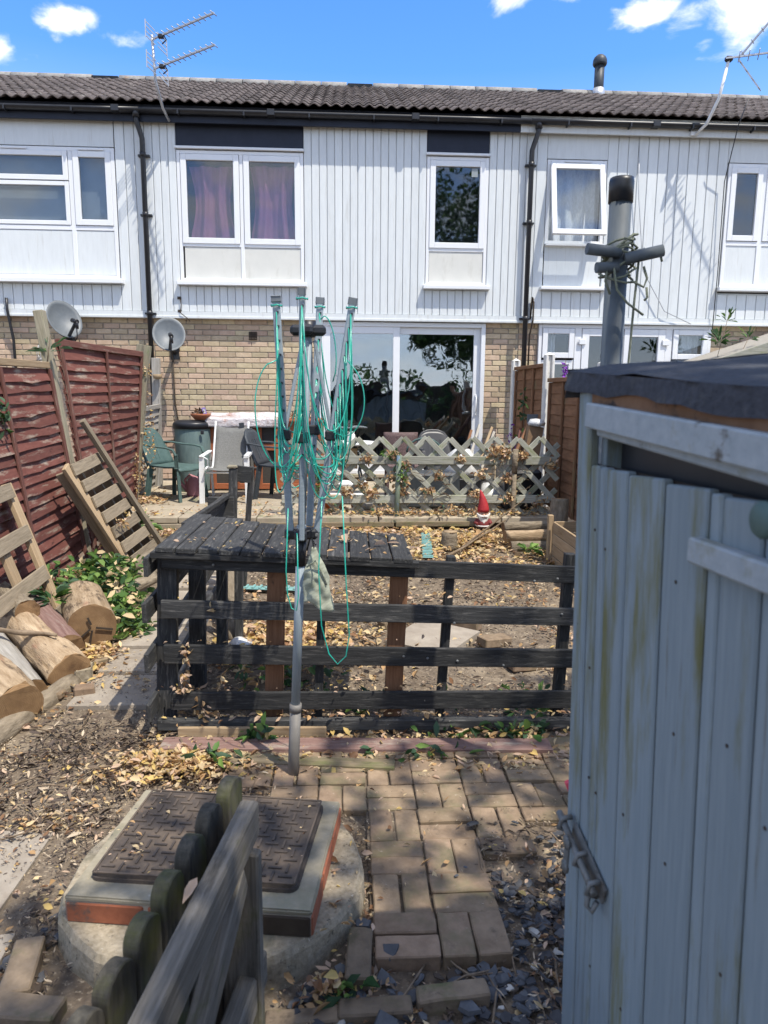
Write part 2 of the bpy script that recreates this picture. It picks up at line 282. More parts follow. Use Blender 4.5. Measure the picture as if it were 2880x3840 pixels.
M['violet'] = leafmat('violet flower petals', (.22, .05, .38), .3)
M['redplastic'] = mat('red tool plastic', (.50, .03, .06), (.58, .06, .09), s=9, ro=.4, bump=0, rnd=0)
M['twig'] = mat('dry twig', (.10, .07, .045), (.22, .165, .11), s=20, ro=.9, bump=.4, rnd=.2)
M['foil'] = mat('crumpled clear sheet', (.40, .36, .35), (.62, .58, .57), s=9, st=(1, 2, 2), ro=.22, bump=.8, bd=.03, rnd=0, spec=.8, spots=[((.26, .12, .08), 4, .48, .62, W3)])
LY = leafmat('pale yellow dead leaf', (.61, .47, .27)); LT = leafmat('tan dead leaf', (.46, .29, .14)); LB = leafmat('brown dead leaf', (.23, .125, .065)); LP = leafmat('pinkish dry leaf', (.56, .40, .28))
LG = leafmat('golden dead leaf', (.58, .42, .15))
BK1 = leafmat('dark bark chip', (.055, .038, .028), .0); BK2 = leafmat('brown bark chip', (.115, .083, .058), .0); BK3 = leafmat('pale wood chip', (.36, .29, .205), .0)
G1 = leafmat('mid green leaf', (.075, .15, .035)); G2 = leafmat('bright green leaf', (.16, .26, .06)); G3 = leafmat('dark green leaf', (.03, .075, .022)); G4 = leafmat('bluish green leaf', (.06, .115, .06))

def rings(m, sc_, c):
    t = m.node_tree; N = t.nodes; Lk = t.links.new; b = N['Principled BSDF']
    src = b.inputs['Base Color'].links[0].from_socket
    co = N.new('ShaderNodeTexCoord'); w = N.new('ShaderNodeTexWave'); w.wave_type = 'RINGS'; w.rings_direction = 'X'; w.inputs['Scale'].default_value = sc_; w.inputs['Distortion'].default_value = 2.5; w.inputs['Detail'].default_value = 3
    Lk(co.outputs['Object'], w.inputs['Vector'])
    r = N.new('ShaderNodeMapRange'); Lk(w.outputs['Fac'], r.inputs[0]); r.inputs[1].default_value = .45; r.inputs[2].default_value = .95; r.inputs[4].default_value = .55
    x = N.new('ShaderNodeMix'); x.data_type = 'RGBA'; Lk(r.outputs[0], x.inputs['Factor']); Lk(src, x.inputs['A']); x.inputs['B'].default_value = (*c, 1); Lk(x.outputs['Result'], b.inputs['Base Color'])
rings(M['endgrain'], 34, (.17, .10, .05))
def stripes(m, c, sc_):
    t = m.node_tree; N = t.nodes; Lk = t.links.new; b = N['Principled BSDF']
    src = b.inputs['Base Color'].links[0].from_socket
    co = N.new('ShaderNodeTexCoord'); mp_ = N.new('ShaderNodeMapping'); mp_.inputs['Rotation'].default_value = (0, .6, 0); Lk(co.outputs['Object'], mp_.inputs[0])
    w = N.new('ShaderNodeTexWave'); w.bands_direction = 'Z'; w.inputs['Scale'].default_value = sc_; w.inputs['Distortion'].default_value = 1.2; Lk(mp_.outputs[0], w.inputs['Vector'])
    r = N.new('ShaderNodeMapRange'); Lk(w.outputs['Fac'], r.inputs[0]); r.inputs[1].default_value = .55; r.inputs[2].default_value = .75; r.inputs[4].default_value = .45
    x = N.new('ShaderNodeMix'); x.data_type = 'RGBA'; Lk(r.outputs[0], x.inputs['Factor']); Lk(src, x.inputs['A']); x.inputs['B'].default_value = (*c, 1); Lk(x.outputs['Result'], b.inputs['Base Color'])
stripes(M['bag'], (.42, .43, .33), 8)

# ---------------------------------------------------------------- building helpers
def gz(y):
    t = min(max((y-2.8)/4.2, 0), 1)
    return .28*t

def prop(o, label=None, cat=None, group=None, kind=None):
    if label: o['label'] = label
    if cat: o['category'] = cat
    if group: o['group'] = group
    if kind: o['kind'] = kind
    return o

def thing(name, label, cat, loc=(0, 0, 0), group=None, kind=None, rz=0):
    o = bpy.data.objects.new(name, None); col.objects.link(o)
    o.location = loc; o.rotation_euler = (0, 0, rz); o.empty_display_size = .1
    return prop(o, label, cat, group, kind)

def mworld(o):
    """world matrix of an object and its parents, without waiting for an update"""
    m = o.matrix_basis.copy()
    if o.parent: m = mworld(o.parent) @ o.matrix_parent_inverse @ m
    return m

def place(name, me, m, parent=None, mw=None):
    o = bpy.data.objects.new(name, me); col.objects.link(o)
    if m is not None and not me.materials:
        for q in (m if isinstance(m, (list, tuple)) else [m]): me.materials.append(q)
    if mw is not None: o.matrix_basis = mw
    if parent is not None:
        o.parent = parent
        o.matrix_parent_inverse = mworld(parent).inverted()
    return o

def frame(x, upv=(0, 0, 1)):
    x = V(x).normalized(); u = V(upv)
    if abs(x.dot(u.normalized())) > .999: u = V((0, 1, 0)) if abs(x.z) > .9 else V((0, 0, 1))
    y = u.cross(x).normalized(); z = x.cross(y)
    return Matrix((x, y, z)).transposed()

class B:
    """collects shapes in world coordinates; obj() links them as one mesh whose origin is at its middle"""
    def __init__(s): s.bm = bmesh.new(); s.mi = 0
    def _set(s, fs):
        for f in fs: f.material_index = s.mi
    def box(s, c, d, m3=None, bev=0):
        r = bmesh.ops.create_cube(s.bm, size=1)
        vs = r['verts']; m3 = m3 or Matrix.Identity(3)
        for v in vs: v.co = V(c)+m3 @ V((v.co.x*d[0], v.co.y*d[1], v.co.z*d[2]))
        s._set({f for v in vs for f in v.link_faces})
        if bev:
            es = list({e for v in vs for e in v.link_edges})
            bmesh.ops.bevel(s.bm, geom=es, offset=bev, segments=1, affect='EDGES')
        return s
    def bx(s, x0, x1, y0, y1, z0, z1, bev=0):
        return s.box(((x0+x1)/2, (y0+y1)/2, (z0+z1)/2), (x1-x0, y1-y0, z1-z0), None, bev)
    def beam(s, p0, p1, w, h, upv=(0, 0, 1), bev=0):
        p0, p1 = V(p0), V(p1)
        return s.box((p0+p1)/2, ((p1-p0).length, w, h), frame(p1-p0, upv), bev)
    def tube(s, pts, r, n=8, caps=True, close=False):
        pts = [V(p) for p in pts]; rings = []
        rr = r if isinstance(r, (list, tuple)) else [r]*len(pts)
        ref = None
        for i, p in enumerate(pts):
            a = pts[i-1] if i else p; b = pts[i+1] if i < len(pts)-1 else p
            d = (b-a)
            if d.length < 1e-7: d = V((0, 0, 1))
            d.normalize()
            if ref is None:
                ref = d.orthogonal().normalized()
            ref = (ref-d*ref.dot(d))
            if ref.length < 1e-5: ref = d.orthogonal()
            ref.normalize(); q = d.cross(ref)
            rings.append([s.bm.verts.new(p+(ref*math.cos(t)+q*math.sin(t))*rr[i]) for t in [2*math.pi*k/n for k in range(n)]])
        fs = []
        for A, C in zip(rings, rings[1:]):
            for k in range(n): fs.append(s.bm.faces.new((A[k], A[(k+1) % n], C[(k+1) % n], C[k])))
        for f in fs: f.smooth = True
        if caps:
            fs.append(s.bm.faces.new(rings[0][::-1])); fs.append(s.bm.faces.new(rings[-1]))
        s._set(fs); return s
    def lathe(s, prof, c, n=24, m3=None, caps=True):
        """profile of (radius, height) turned about z at c"""
        m3 = m3 or Matrix.Identity(3); rings = []
        for r, z in prof: rings.append([s.bm.verts.new(V(c)+m3 @ V((r*math.cos(t), r*math.sin(t), z))) for t in [2*math.pi*k/n for k in range(n)]])
        fs = []
        for A, C in zip(rings, rings[1:]):
            for k in range(n):
                f = s.bm.faces.new((A[k], A[(k+1) % n], C[(k+1) % n], C[k])); f.smooth = True; fs.append(f)
        if caps:
            if prof[0][0] > 1e-4: fs.append(s.bm.faces.new(rings[0][::-1]))
            if prof[-1][0] > 1e-4: fs.append(s.bm.faces.new(rings[-1]))
        s._set(fs); return s
    def prism(s, poly, z0, z1):
        """polygon of (x, y) between two heights; a height may be a function of (x, y)"""
        f0 = z0 if callable(z0) else (lambda x, y: z0); f1 = z1 if callable(z1) else (lambda x, y: z1)
        a = [s.bm.verts.new((x, y, f0(x, y))) for x, y in poly]; b = [s.bm.verts.new((x, y, f1(x, y))) for x, y in poly]
        n = len(poly); fs = [s.bm.faces.new(a[::-1]), s.bm.faces.new(b)]
        for k in range(n): fs.append(s.bm.faces.new((a[k], a[(k+1) % n], b[(k+1) % n], b[k])))
        s._set(fs); return s
    def grid(s, fn, nu, nv, smooth=True):
        g = [[s.bm.verts.new(fn(i/nu, j/nv)) for j in range(nv+1)] for i in range(nu+1)]
        fs = []
        for i in range(nu):
            for j in range(nv):
                f = s.bm.faces.new((g[i][j], g[i+1][j], g[i+1][j+1], g[i][j+1])); f.smooth = smooth; fs.append(f)
        s._set(fs); return s
    def thick(s, t):
        bmesh.ops.recalc_face_normals(s.bm, faces=s.bm.faces[:])
        bmesh.ops.solidify(s.bm, geom=s.bm.faces[:], thickness=t); return s
    def rough(s, a, f=3.0, seed=0):
        for v in s.bm.verts: v.co += MN.noise_vector(v.co*f+V((seed, seed*1.7, 0)))*a
        return s
    def mesh(s, name, origin=None):
        bmesh.ops.recalc_face_normals(s.bm, faces=s.bm.faces[:])
        me = bpy.data.meshes.new(name)
        if origin is not None:
            for v in s.bm.verts: v.co -= origin
        s.bm.to_mesh(me); s.bm.free(); return me
    def obj(s, name, m, parent=None, origin=None):
        if origin is None:
            cs = [v.co for v in s.bm.verts]
            origin = V([(min(c[i] for c in cs)+max(c[i] for c in cs))/2 for i in range(3)])
        else: origin = V(origin)
        return place(name, s.mesh(name, origin), m, parent, Matrix.Translation(origin))

_cache = {}
def beam(name, p0, p1, w, h, m, parent=None, upv=(0, 0, 1), bev=.003):
    """a straight timber: local x along it, w across, h upward; alike timbers share their mesh"""
    p0, p1 = V(p0), V(p1); L = (p1-p0).length
    key = (round(L, 3), w, h, m.name, bev)
    if key not in _cache:
        b = B(); b.box((0, 0, 0), (L, w, h), None, bev); _cache[key] = b.mesh(name)
    mw = Matrix.Translation((p0+p1)/2) @ frame(p1-p0, upv).to_4x4()
    return place(name, _cache[key], m, parent, mw)

def dup(o, **kw):
    """copies a thing with its parts and sub-parts"""
    def rec(a, par):
        c = a.copy(); col.objects.link(c)
        if par is not None:
            c.parent = par; c.matrix_parent_inverse = a.matrix_parent_inverse.copy()
        for ch in a.children: rec(ch, c)
        return c
    c = rec(o, None)
    return c

def leafmesh(name, items, mats, parent=None, fold=.25, origin=None):
    """items: (position, direction, normal, length, width, material index); each leaf is a folded blade"""
    n = len(items); vs = np.zeros((n*6, 3), np.float32); mi = np.zeros(n*4, np.int32)
    for i, (p, d, nn, l, w, k) in enumerate(items):
        d = d.normalized(); sd = nn.cross(d)
        if sd.length < 1e-5: sd = d.orthogonal()
        sd.normalize(); q = d.cross(sd)
        c1, c2, c3 = R.uniform(-.10, .14)*l, R.uniform(-.2, .2)*l, R.uniform(.7, 1.1)
        j = i*6
        vs[j] = p; vs[j+1] = p+d*l*.28+sd*w*.42*c3+q*(w*fold+c1*.4); vs[j+2] = p+d*l*.66+sd*w*.40+q*(w*fold*.8+c1)
        vs[j+3] = p+d*l+q*c2; vs[j+4] = p+d*l*.62-sd*w*.42+q*(w*fold*.8+c1); vs[j+5] = p+d*l*.3-sd*w*.40*c3+q*(w*fold+c1*.4)
        mi[i*4:i*4+4] = k
    o3 = np.array(origin if origin is not None else vs.mean(axis=0), np.float32)
    vs -= o3
    me = bpy.data.meshes.new(name)
    me.vertices.add(n*6); me.vertices.foreach_set('co', vs.ravel())
    idx = (np.arange(n)[:, None]*6+np.array([0, 2, 1, 0, 3, 2, 0, 4, 3, 0, 5, 4])[None, :]).ravel().astype(np.int32)
    me.loops.add(n*12); me.loops.foreach_set('vertex_index', idx)
    me.polygons.add(n*4); me.polygons.foreach_set('loop_start', np.arange(0, n*12, 3, dtype=np.int32)); me.polygons.foreach_set('loop_total', np.full(n*4, 3, np.int32))
    for m in mats: me.materials.append(m)
    me.polygons.foreach_set('material_index', mi)
    me.update(); me.validate()
    return place(name, me, None, parent, Matrix.Translation(o3))

def rv():
    while True:
        v = V((R.uniform(-1, 1), R.uniform(-1, 1), R.uniform(-1, 1)))
        if .05 < v.length < 1: return v.normalized()

def pick(ws):
    t = R.random()*sum(ws)
    for i, w in enumerate(ws):
        t -= w
        if t < 0: return i
    return len(ws)-1

def clump(c, r, n, size, ws, flat=0.0, asp=.5, hang=0.0):
    """leaves spread through an ellipsoid"""
    out = []
    for _ in range(n):
        v = rv()*R.random()**.45
        p = V((c[0]+v.x*r[0], c[1]+v.y*r[1], c[2]+v.z*r[2]))
        nn = (rv()*(1-flat)+V((0, 0, 1))*flat)
        d = rv(); d.z = d.z*(1-flat)-hang
        l = size*R.uniform(.6, 1.3)
        out.append((p, d, nn, l, l*asp*R.uniform(.8, 1.2), pick(ws)))
    return out

def flatleaves(n, fn, size, ws, asp=.55, lift=.012):
    """litter lying on the ground, partly gathered in drifts; fn() gives (x, y, z)"""
    out = []; cen = [fn() for _ in range(max(1, n//14))]
    for _ in range(n):
        if n > 60 and R.random() < .55:
            cx_, cy_, z = R.choice(cen); x, y = cx_+R.gauss(0, size*1.6), cy_+R.gauss(0, size*1.1); z += R.uniform(0, size*.35)
        else: x, y, z = fn()
        a = R.uniform(0, 6.283); l = size*R.choice((.4, .6, .8, 1, 1.2, 1.6))*R.uniform(.8, 1.2)
        d = V((math.cos(a), math.sin(a), R.uniform(-.3, .5)))
        nn = V((R.uniform(-.8, .8), R.uniform(-.8, .8), 1))
        out.append((V((x, y, z+R.uniform(.002, lift))), d, nn, l, l*asp*R.uniform(.5, 1.3), pick(ws)))
    return out

# ---------------------------------------------------------------- ground
def struct(o): o['kind'] = 'structure'; return o
xs = [-90, -30, -12, -6]+[-4+.4*i for i in range(21)]+[6, 12, 30, 90]
ys = [-90, -30, -12, -4]+[-1+.35*i for i in range(34)]+[14, 30, 90]
b = B()
gv = [[b.bm.verts.new((x, y, gz(y)-.012+(MN.noise((x*1.3, y*1.3, 0))*.012 if -4 < x < 4 and -1 < y < 10.5 else 0))) for y in ys] for x in xs]
for i in range(len(xs)-1):
    for j in range(len(ys)-1):
        b.bm.faces.new((gv[i][j], gv[i+1][j], gv[i+1][j+1], gv[i][j+1])).smooth = True
struct(b.obj('ground', M['soil'], None, (0, 0, 0)))

# patio of buff slabs, raised a step above the garden
patio = struct(thing('patio', None, None, (0, 8.7, .28)))
b = B(); b.bx(-3.2, 3.2, 7.25, 10.33, .2, .335); b.obj('bed', M['darkbrown'], patio)  # riser coloured dark soil brown for the shade under the edging board
px = [-3.1, -2.5, -1.72, -.93, -.3, .32, .95, 1.6, 2.25]; py = [7.19, 7.98, 8.75, 9.5, 10.33]
for i in range(len(px)-1):
    for j in range(4):
        dx = .18 if j % 2 else 0
        x0, x1 = px[i]+.006+dx*(i > 0), px[i+1]-.006+dx*(i < len(px)-2)
        b = B(); b.bx(x0, x1, py[j]+.005, py[j+1]-.005, .34, .40+R.uniform(-.004, .004), .006); b.obj('patio_slab', M['patio'], patio)

# concrete path beside the enclosure
path = struct(thing('path', None, None, (-1.25, 4.7, .1)))
yb = [3.5, 3.9, 4.25, 4.6, 4.95, 5.32, 5.7, 6.1]
for j in range(len(yb)-1):
    b = B(); z = gz((yb[j]+yb[j+1])/2)
    b.bx(-1.44+.02*j if j < 2 else -1.42, -.94, yb[j]+.002, yb[j+1]-.002, z-.05, z+.006, .005); b.obj('path_slab', M['slab'], path)
for poly in ([(-1.95, 2.02), (-1.12, 2.0), (-1.11, 2.52), (-1.95, 2.56)], [(-1.95, 1.2), (-.99, 1.2), (-1.02, 2.0), (-1.12, 1.985), (-1.95, 2.0)]):
    b = B(); b.prism(poly, -.06, .004 if poly[0][1] < 2.5 else -.003); b.obj('path_slab', M['slab'], path)

# ---------------------------------------------------------------- terrace
HX = {'left': (-6.6, -2.70), 'mid': (-2.70, 2.45), 'right': (2.45, 7.6)}
H = {'left': thing('terraced_house', 'left neighbour house, white boards over buff brick behind the red fence', 'house', (-4.65, 10.35, .4)),
     'mid': thing('terraced_house', 'middle terraced house with dark panels over its windows and a sliding glass door', 'house', (-.1, 10.35, .4)),
     'right': thing('terraced_house', 'right neighbour house with white fascia and a top window hung open', 'house', (5.0, 10.35, .4))}
# masonry shell: a wall core of mortar, set back behind the bricks and round the openings
DOOR = (-.40, 1.97, .50, 2.66); RD = (2.73, 5.27, .50, 2.68)
for k, rects in {'left': [(-6.6, -2.70, .2, 2.75)], 'mid': [(-2.70, -.40, .2, 2.75), (1.97, 2.45, .2, 2.75), (-.40, 1.97, .2, .50)],
                 'right': [(2.45, 2.73, .2, 2.75), (5.27, 7.6, .2, 2.75), (2.73, 5.27, .2, .50)]}.items():
    b = B()
    for x0, x1, z0, z1 in rects: b.bx(x0+.001, x1-.001, 10.362, 10.60, z0, z1)
    b.obj('wall', M['mortar'], H[k])
BM = {}
def brick(parent, x0, x1, z):
    w = round(x1-x0, 2); v = R.randrange(3)
    if (w, v) not in BM:
        q = B(); q.box((0, 0, 0), (w, .05, .064), None, .004); q.rough(.0012, 30, v); BM[(w, v)] = q.mesh('brick')
    place('brick', BM[(w, v)], M['brick'], parent, Matrix.Translation(((x0+x1)/2, 10.375+R.uniform(-.0015, .0015), z)))
def bricks(which, x0, x1, ztop, zind, zbot):
    """half-bond brickwork; each brick an object down to zind, the ones hidden lower joined into one part"""
    low = B(); n = 0; r = 0; z = ztop
    while z > zbot:
        x = x0-(.1125 if r % 2 else 0)
        while x < x1-.02:
            a, c = max(x, x0), min(x+.215, x1)
            if c-a > .03:
                if z > zind: brick(H[which], a, c, z); n += 1
                else: low.bx(a, c, 10.35, 10.40, z-.032, z+.032)
            x += .225
        r += 1; z -= .075
    if len(low.bm.verts):
        o = low.obj('low_brickwork', M['brick'], H[which]); o['kind'] = 'stuff'
    else: low.bm.free()
    return n
bricks('left', -5.3, -2.705, 2.635, 1.75, .4)
bricks('mid', -2.695, -.405, 2.635, 1.18, .4)
bricks('mid', 1.975, 2.445, 2.635, .95, .4)
bricks('right', 2.455, 2.73, 2.635, 1.6, .4)
bricks('right', 5.28, 7.2, 2.635, 2.0, .4)

# upper storey: backing, boards, panels, windows
WIN = {'left': [(-5.6, -3.09)], 'mid': [(-2.29, -.59), (1.08, 1.94)], 'right': [(2.74, 3.58), (5.28, 7.3)]}
for k in H:
    b = B(); x0, x1 = HX[k]; cur = x0
    for a, c in WIN[k]:
        b.bx(cur, a-.0, 10.285, 10.6, 2.76, 5.262); b.bx(a, c, 10.285, 10.6, 2.76, 3.12); b.bx(a, c, 10.31, 10.6, 4.87, 5.262); cur = c
    b.bx(cur, x1, 10.285, 10.6, 2.76, 5.262)
    b.obj('upper_wall', M['white'], H[k])
    b = B(); b.bx(x0, x1, 10.235, 10.36, 2.665, 2.70, .004); b.bx(x0, x1, 10.245, 10.6, 2.70, 2.757); b.obj('base_trim', M['white'], H[k])
def board(k, x0, x1, z0, z1):
    w = round(x1-x0-.0055, 3); key = ('bd', w, z0, z1)
    if key not in _cache:
        q = B(); q.box((0, 0, 0), (w, .022, z1-z0), None, .0065); _cache[key] = q.mesh('cladding_board')
    place('cladding_board', _cache[key], M['white'], H[k], Matrix.Translation(((x0+x1)/2, 10.270+R.uniform(-.0012, .0012), (z0+z1)/2)))
for k, p in (('left', .128), ('mid', .1045), ('right', .147)):
    x0, x1 = HX[k]; n = int(round((x1-x0)/p)); p = (x1-x0)/n
    spans = []; cur = x0
    for a, c in WIN[k]: spans += [(cur, a, 0), (a, c, 1)]; cur = c
    spans.append((cur, x1, 0))
    for a, c, short in spans:
        n = max(1, int(round((c-a)/p)))
        for i in range(n): board(k, a+(c-a)*i/n, a+(c-a)*(i+1)/n, 2.758, 3.10 if short else 5.25)

def ring(x0, x1, z0, z1, w, y0, y1, bars=(), zbars=(), bev=.004):
    b = B(); b.bx(x0, x0+w, y0, y1, z0, z1, bev); b.bx(x1-w, x1, y0, y1, z0, z1, bev)
    b.bx(x0+w, x1-w, y0+.001, y1-.001, z0, z0+w, bev); b.bx(x0+w, x1-w, y0+.001, y1-.001, z1-w, z1, bev)
    for x, ww in bars: b.bx(x-ww/2, x+ww/2, y0+.002, y1-.002, z0+w, z1-w, bev)
    for z, ww in zbars: b.bx(x0+w, x1-w, y0+.003, y1-.003, z-ww/2, z+ww/2, bev)
    return b
def cloth(x0, x1, z0, z1, y, amp, waves, gather=0, phase=0):
    b = B()
    def fn(u, v):
        x = x0+(x1-x0)*u
        if gather: x += gather*(x1-x0)*(.5-u)*math.sin(min(1, v*1.1)*math.pi)
        return V((x, y+amp*math.sin(u*waves*6.283+phase+.5*math.sin(v*3))*(.5+.5*v)+.3*amp*math.sin(u*waves*15+1), z1+(z0-z1)*v))
    b.grid(fn, 40, 8); return b
def pane(x0, x1, z0, z1, y, parent, m='glass'):
    b = B(); b.bx(x0, x1, y, y+.006, z0, z1); return b.obj('pane', M[m], parent)
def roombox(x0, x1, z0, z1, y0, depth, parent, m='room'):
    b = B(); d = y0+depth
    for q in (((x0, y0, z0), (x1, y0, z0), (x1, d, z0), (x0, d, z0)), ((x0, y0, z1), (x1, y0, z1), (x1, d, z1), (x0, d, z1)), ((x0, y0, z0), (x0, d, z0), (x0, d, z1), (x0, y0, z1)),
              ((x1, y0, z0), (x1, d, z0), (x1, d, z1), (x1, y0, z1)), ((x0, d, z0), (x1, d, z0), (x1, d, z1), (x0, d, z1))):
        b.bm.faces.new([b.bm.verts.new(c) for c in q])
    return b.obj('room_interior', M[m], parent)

def panelbox(name, x0, x1, y0, y1, z0, z1, m, parent, bev=.002):
    b = B(); b.bx(x0, x1, y0, y1, z0, z1, bev); return b.obj(name, m, parent)

# middle house, wide window with purple curtains
def sash(w, x0, x1, z0, z1, y=10.250, fw=.075, glass='glass'):
    ring(x0, x1, z0, z1, fw, y, y+.05).obj('sash', M['upvc'], w)
    pane(x0+fw-.005, x1-fw+.005, z0+fw-.005, z1-fw+.005, y+.027, w, glass)
m = H['mid']
w = ring(-2.285, -.595, 3.16, 4.85, .045, 10.262, 10.33, bars=[(-1.43, .05)], zbars=[(3.645, .05)]).obj('window', M['upvc'], m); w['label'] = 'wide upstairs window with two purple curtained sashes'
sash(w, -2.235, -1.46, 3.66, 4.80); sash(w, -1.40, -.64, 3.66, 4.80)
cloth(-2.15, -1.53, 3.70, 4.68, 10.38, .05, 2.2, .25).obj('curtain', M['purple'], w); cloth(-1.33, -.70, 3.70, 4.70, 10.38, .05, 2.0, .2, 1.1).obj('curtain', M['purple'], w)
panelbox('infill_panel', -2.215, -.635, 10.275, 10.30, 3.195, 3.615, M['cream'], w); roombox(-2.28, -.60, 3.17, 4.85, 10.34, .5, w)
panelbox('dark_panel', -2.287, -.592, 10.278, 10.309, 4.90, 5.258, M['navy'], m); panelbox('window_head', -2.30, -.585, 10.225, 10.309, 4.862, 4.892, M['upvc'], m)
panelbox('window_sill', -2.32, -.555, 10.16, 10.29, 3.103, 3.157, M['upvc'], m, .006)
w = ring(1.085, 1.935, 3.16, 4.85, .045, 10.262, 10.33, zbars=[(3.64, .05)]).obj('window', M['upvc'], m); w['label'] = 'narrow upstairs window reflecting a tree'
sash(w, 1.13, 1.89, 3.66, 4.80)
panelbox('infill_panel', 1.135, 1.885, 10.275, 10.30, 3.195, 3.615, M['cream'], w); roombox(1.09, 1.93, 3.17, 4.85, 10.34, .7, w)
panelbox('sticker', 1.70, 1.785, 10.269, 10.276, 4.60, 4.71, M['blind'], w, 0)
panelbox('dark_panel', 1.083, 1.937, 10.278, 10.309, 4.90, 5.258, M['navy'], m); panelbox('window_head', 1.07, 1.945, 10.225, 10.309, 4.862, 4.892, M['upvc'], m)
panelbox('window_sill', 1.05, 1.985, 10.16, 10.29, 3.103, 3.157, M['upvc'], m, .006)
# left house
m = H['left']
w = ring(-5.58, -3.10, 3.17, 4.85, .05, 10.262, 10.33, bars=[(-3.68, .06)], zbars=[(3.83, .06)]).obj('window', M['upvc'], m)
sash(w, -3.645, -3.15, 3.865, 4.80); sash(w, -5.53, -3.715, 4.43, 4.80, fw=.065)
ring(-5.53, -3.715, 3.865, 4.42, .055, 10.256, 10.31).obj('sash', M['upvc'], w); pane(-5.48, -3.77, 3.915, 4.37, 10.282, w)
panelbox('infill_panel', -5.53, -3.15, 10.272, 10.30, 3.225, 3.795, M['white'], w)
b = B(); b.bx(-5.5, -3.76, 10.40, 10.41, 3.9, 4.9); b.bx(-3.6, -3.2, 10.40, 10.41, 3.9, 4.9); b.obj('blind', M['blind'], w); roombox(-5.57, -3.11, 3.18, 4.85, 10.42, .4, w)
for xx in (-4.4, -3.4): panelbox('trickle_vent', xx-.17, xx+.17, 10.238, 10.249, 4.81, 4.832, M['upvc'], w, .003)
panelbox('head_panel', -5.6, -3.10, 10.262, 10.309, 4.86, 5.258, M['white'], m); panelbox('window_sill', -5.62, -3.04, 10.15, 10.29, 3.105, 3.165, M['upvc'], m, .006)
# right house: window hung open at the top
m = H['right']
w = ring(2.745, 3.575, 3.74, 4.85, .05, 10.262, 10.33).obj('window', M['upvc'], m); w['label'] = 'small upstairs window with its sash swung out'
hinge = V((0, 10.25, 4.79)); ang = rad(13)
b = ring(2.785, 3.535, 3.80, 4.79, .07, 10.225, 10.275)
bmesh.ops.rotate(b.bm, verts=b.bm.verts[:], cent=hinge, matrix=Matrix.Rotation(ang, 3, 'X').inverted()); so = b.obj('open_sash', M['upvc'], w)
b = B(); b.bx(2.85, 3.47, 10.248, 10.254, 3.865, 4.725); bmesh.ops.rotate(b.bm, verts=b.bm.verts[:], cent=hinge, matrix=Matrix.Rotation(ang, 3, 'X').inverted()); b.obj('pane', M['glass'], w)
cloth(2.78, 3.54, 3.8, 4.8, 10.42, .03, 4).obj('curtain', M['lace'], w); roombox(2.75, 3.57, 3.75, 4.85, 10.34, .6, w)
panelbox('trickle_vent', 2.98, 3.36, 10.25, 10.262, 4.815, 4.835, M['upvc'], w, .003)
panelbox('infill_panel', 2.755, 3.565, 10.275, 10.30, 3.165, 3.735, M['white'], m); panelbox('inner_sill', 2.75, 3.57, 10.20, 10.262, 3.715, 3.745, M['upvc'], m)
panelbox('head_panel', 2.74, 3.58, 10.262, 10.309, 4.86, 5.258, M['white'], m); panelbox('window_sill', 2.70, 3.65, 10.16, 10.29, 3.12, 3.165, M['upvc'], m, .006)
w = ring(5.30, 7.28, 3.2, 4.86, .05, 10.262, 10.33, bars=[(5.83, .07)], zbars=[(3.80, .06)]).obj('window', M['upvc'], m); w['label'] = 'upstairs window with pale green curtains at the far right'
sash(w, 5.345, 5.80, 3.835, 4.81); sash(w, 5.86, 7.23, 3.835, 4.81)
cloth(5.39, 5.50, 3.86, 4.75, 10.40, .02, 2).obj('curtain', M['palegreen'], w); cloth(5.93, 6.3, 3.86, 4.75, 10.40, .03, 3).obj('curtain', M['palegreen'], w); roombox(5.31, 7.27, 3.2, 4.86, 10.34, .6, w)
for a, c in ((5.35, 5.795), (5.865, 7.23)): panelbox('infill_panel', a, c, 10.275, 10.30, 3.25, 3.77, M['white'], w)
panelbox('head_panel', 5.28, 7.3, 10.262, 10.309, 4.87, 5.258, M['white'], m); panelbox('window_sill', 5.25, 7.34, 10.16, 10.29, 3.14, 3.195, M['upvc'], m, .006)

# sliding door of the middle house
m = H['mid']
d = ring(-.398, 1.968, .50, 2.655, .06, 10.30, 10.42).obj('sliding_door', M['upvc'], m)
ring(-.338, .745, .56, 2.595, .095, 10.315, 10.35).obj('sash', M['upvc'], d); pane(-.25, .655, .65, 2.505, 10.335, d, 'doorglass')
ring(.65, 1.908, .56, 2.595, .095, 10.355, 10.39).obj('sash', M['upvc'], d); pane(.74, 1.82, .65, 2.505, 10.375, d, 'doorglass')
b = B(); b.bx(1.845, 1.875, 10.335, 10.354, 1.36, 1.66, .005); b.tube([(1.86, 10.335, 1.63), (1.86, 10.30, 1.62), (1.86, 10.30, 1.42), (1.86, 10.335, 1.41)], .009); b.obj('handle', M['upvc'], d)
panelbox('door_sill', -.42, 1.99, 10.24, 10.33, .46, .505, M['patio'], d, .005); roombox(-.33, 1.9, .52, 2.62, 10.43, 2.5, d, 'doorroom')
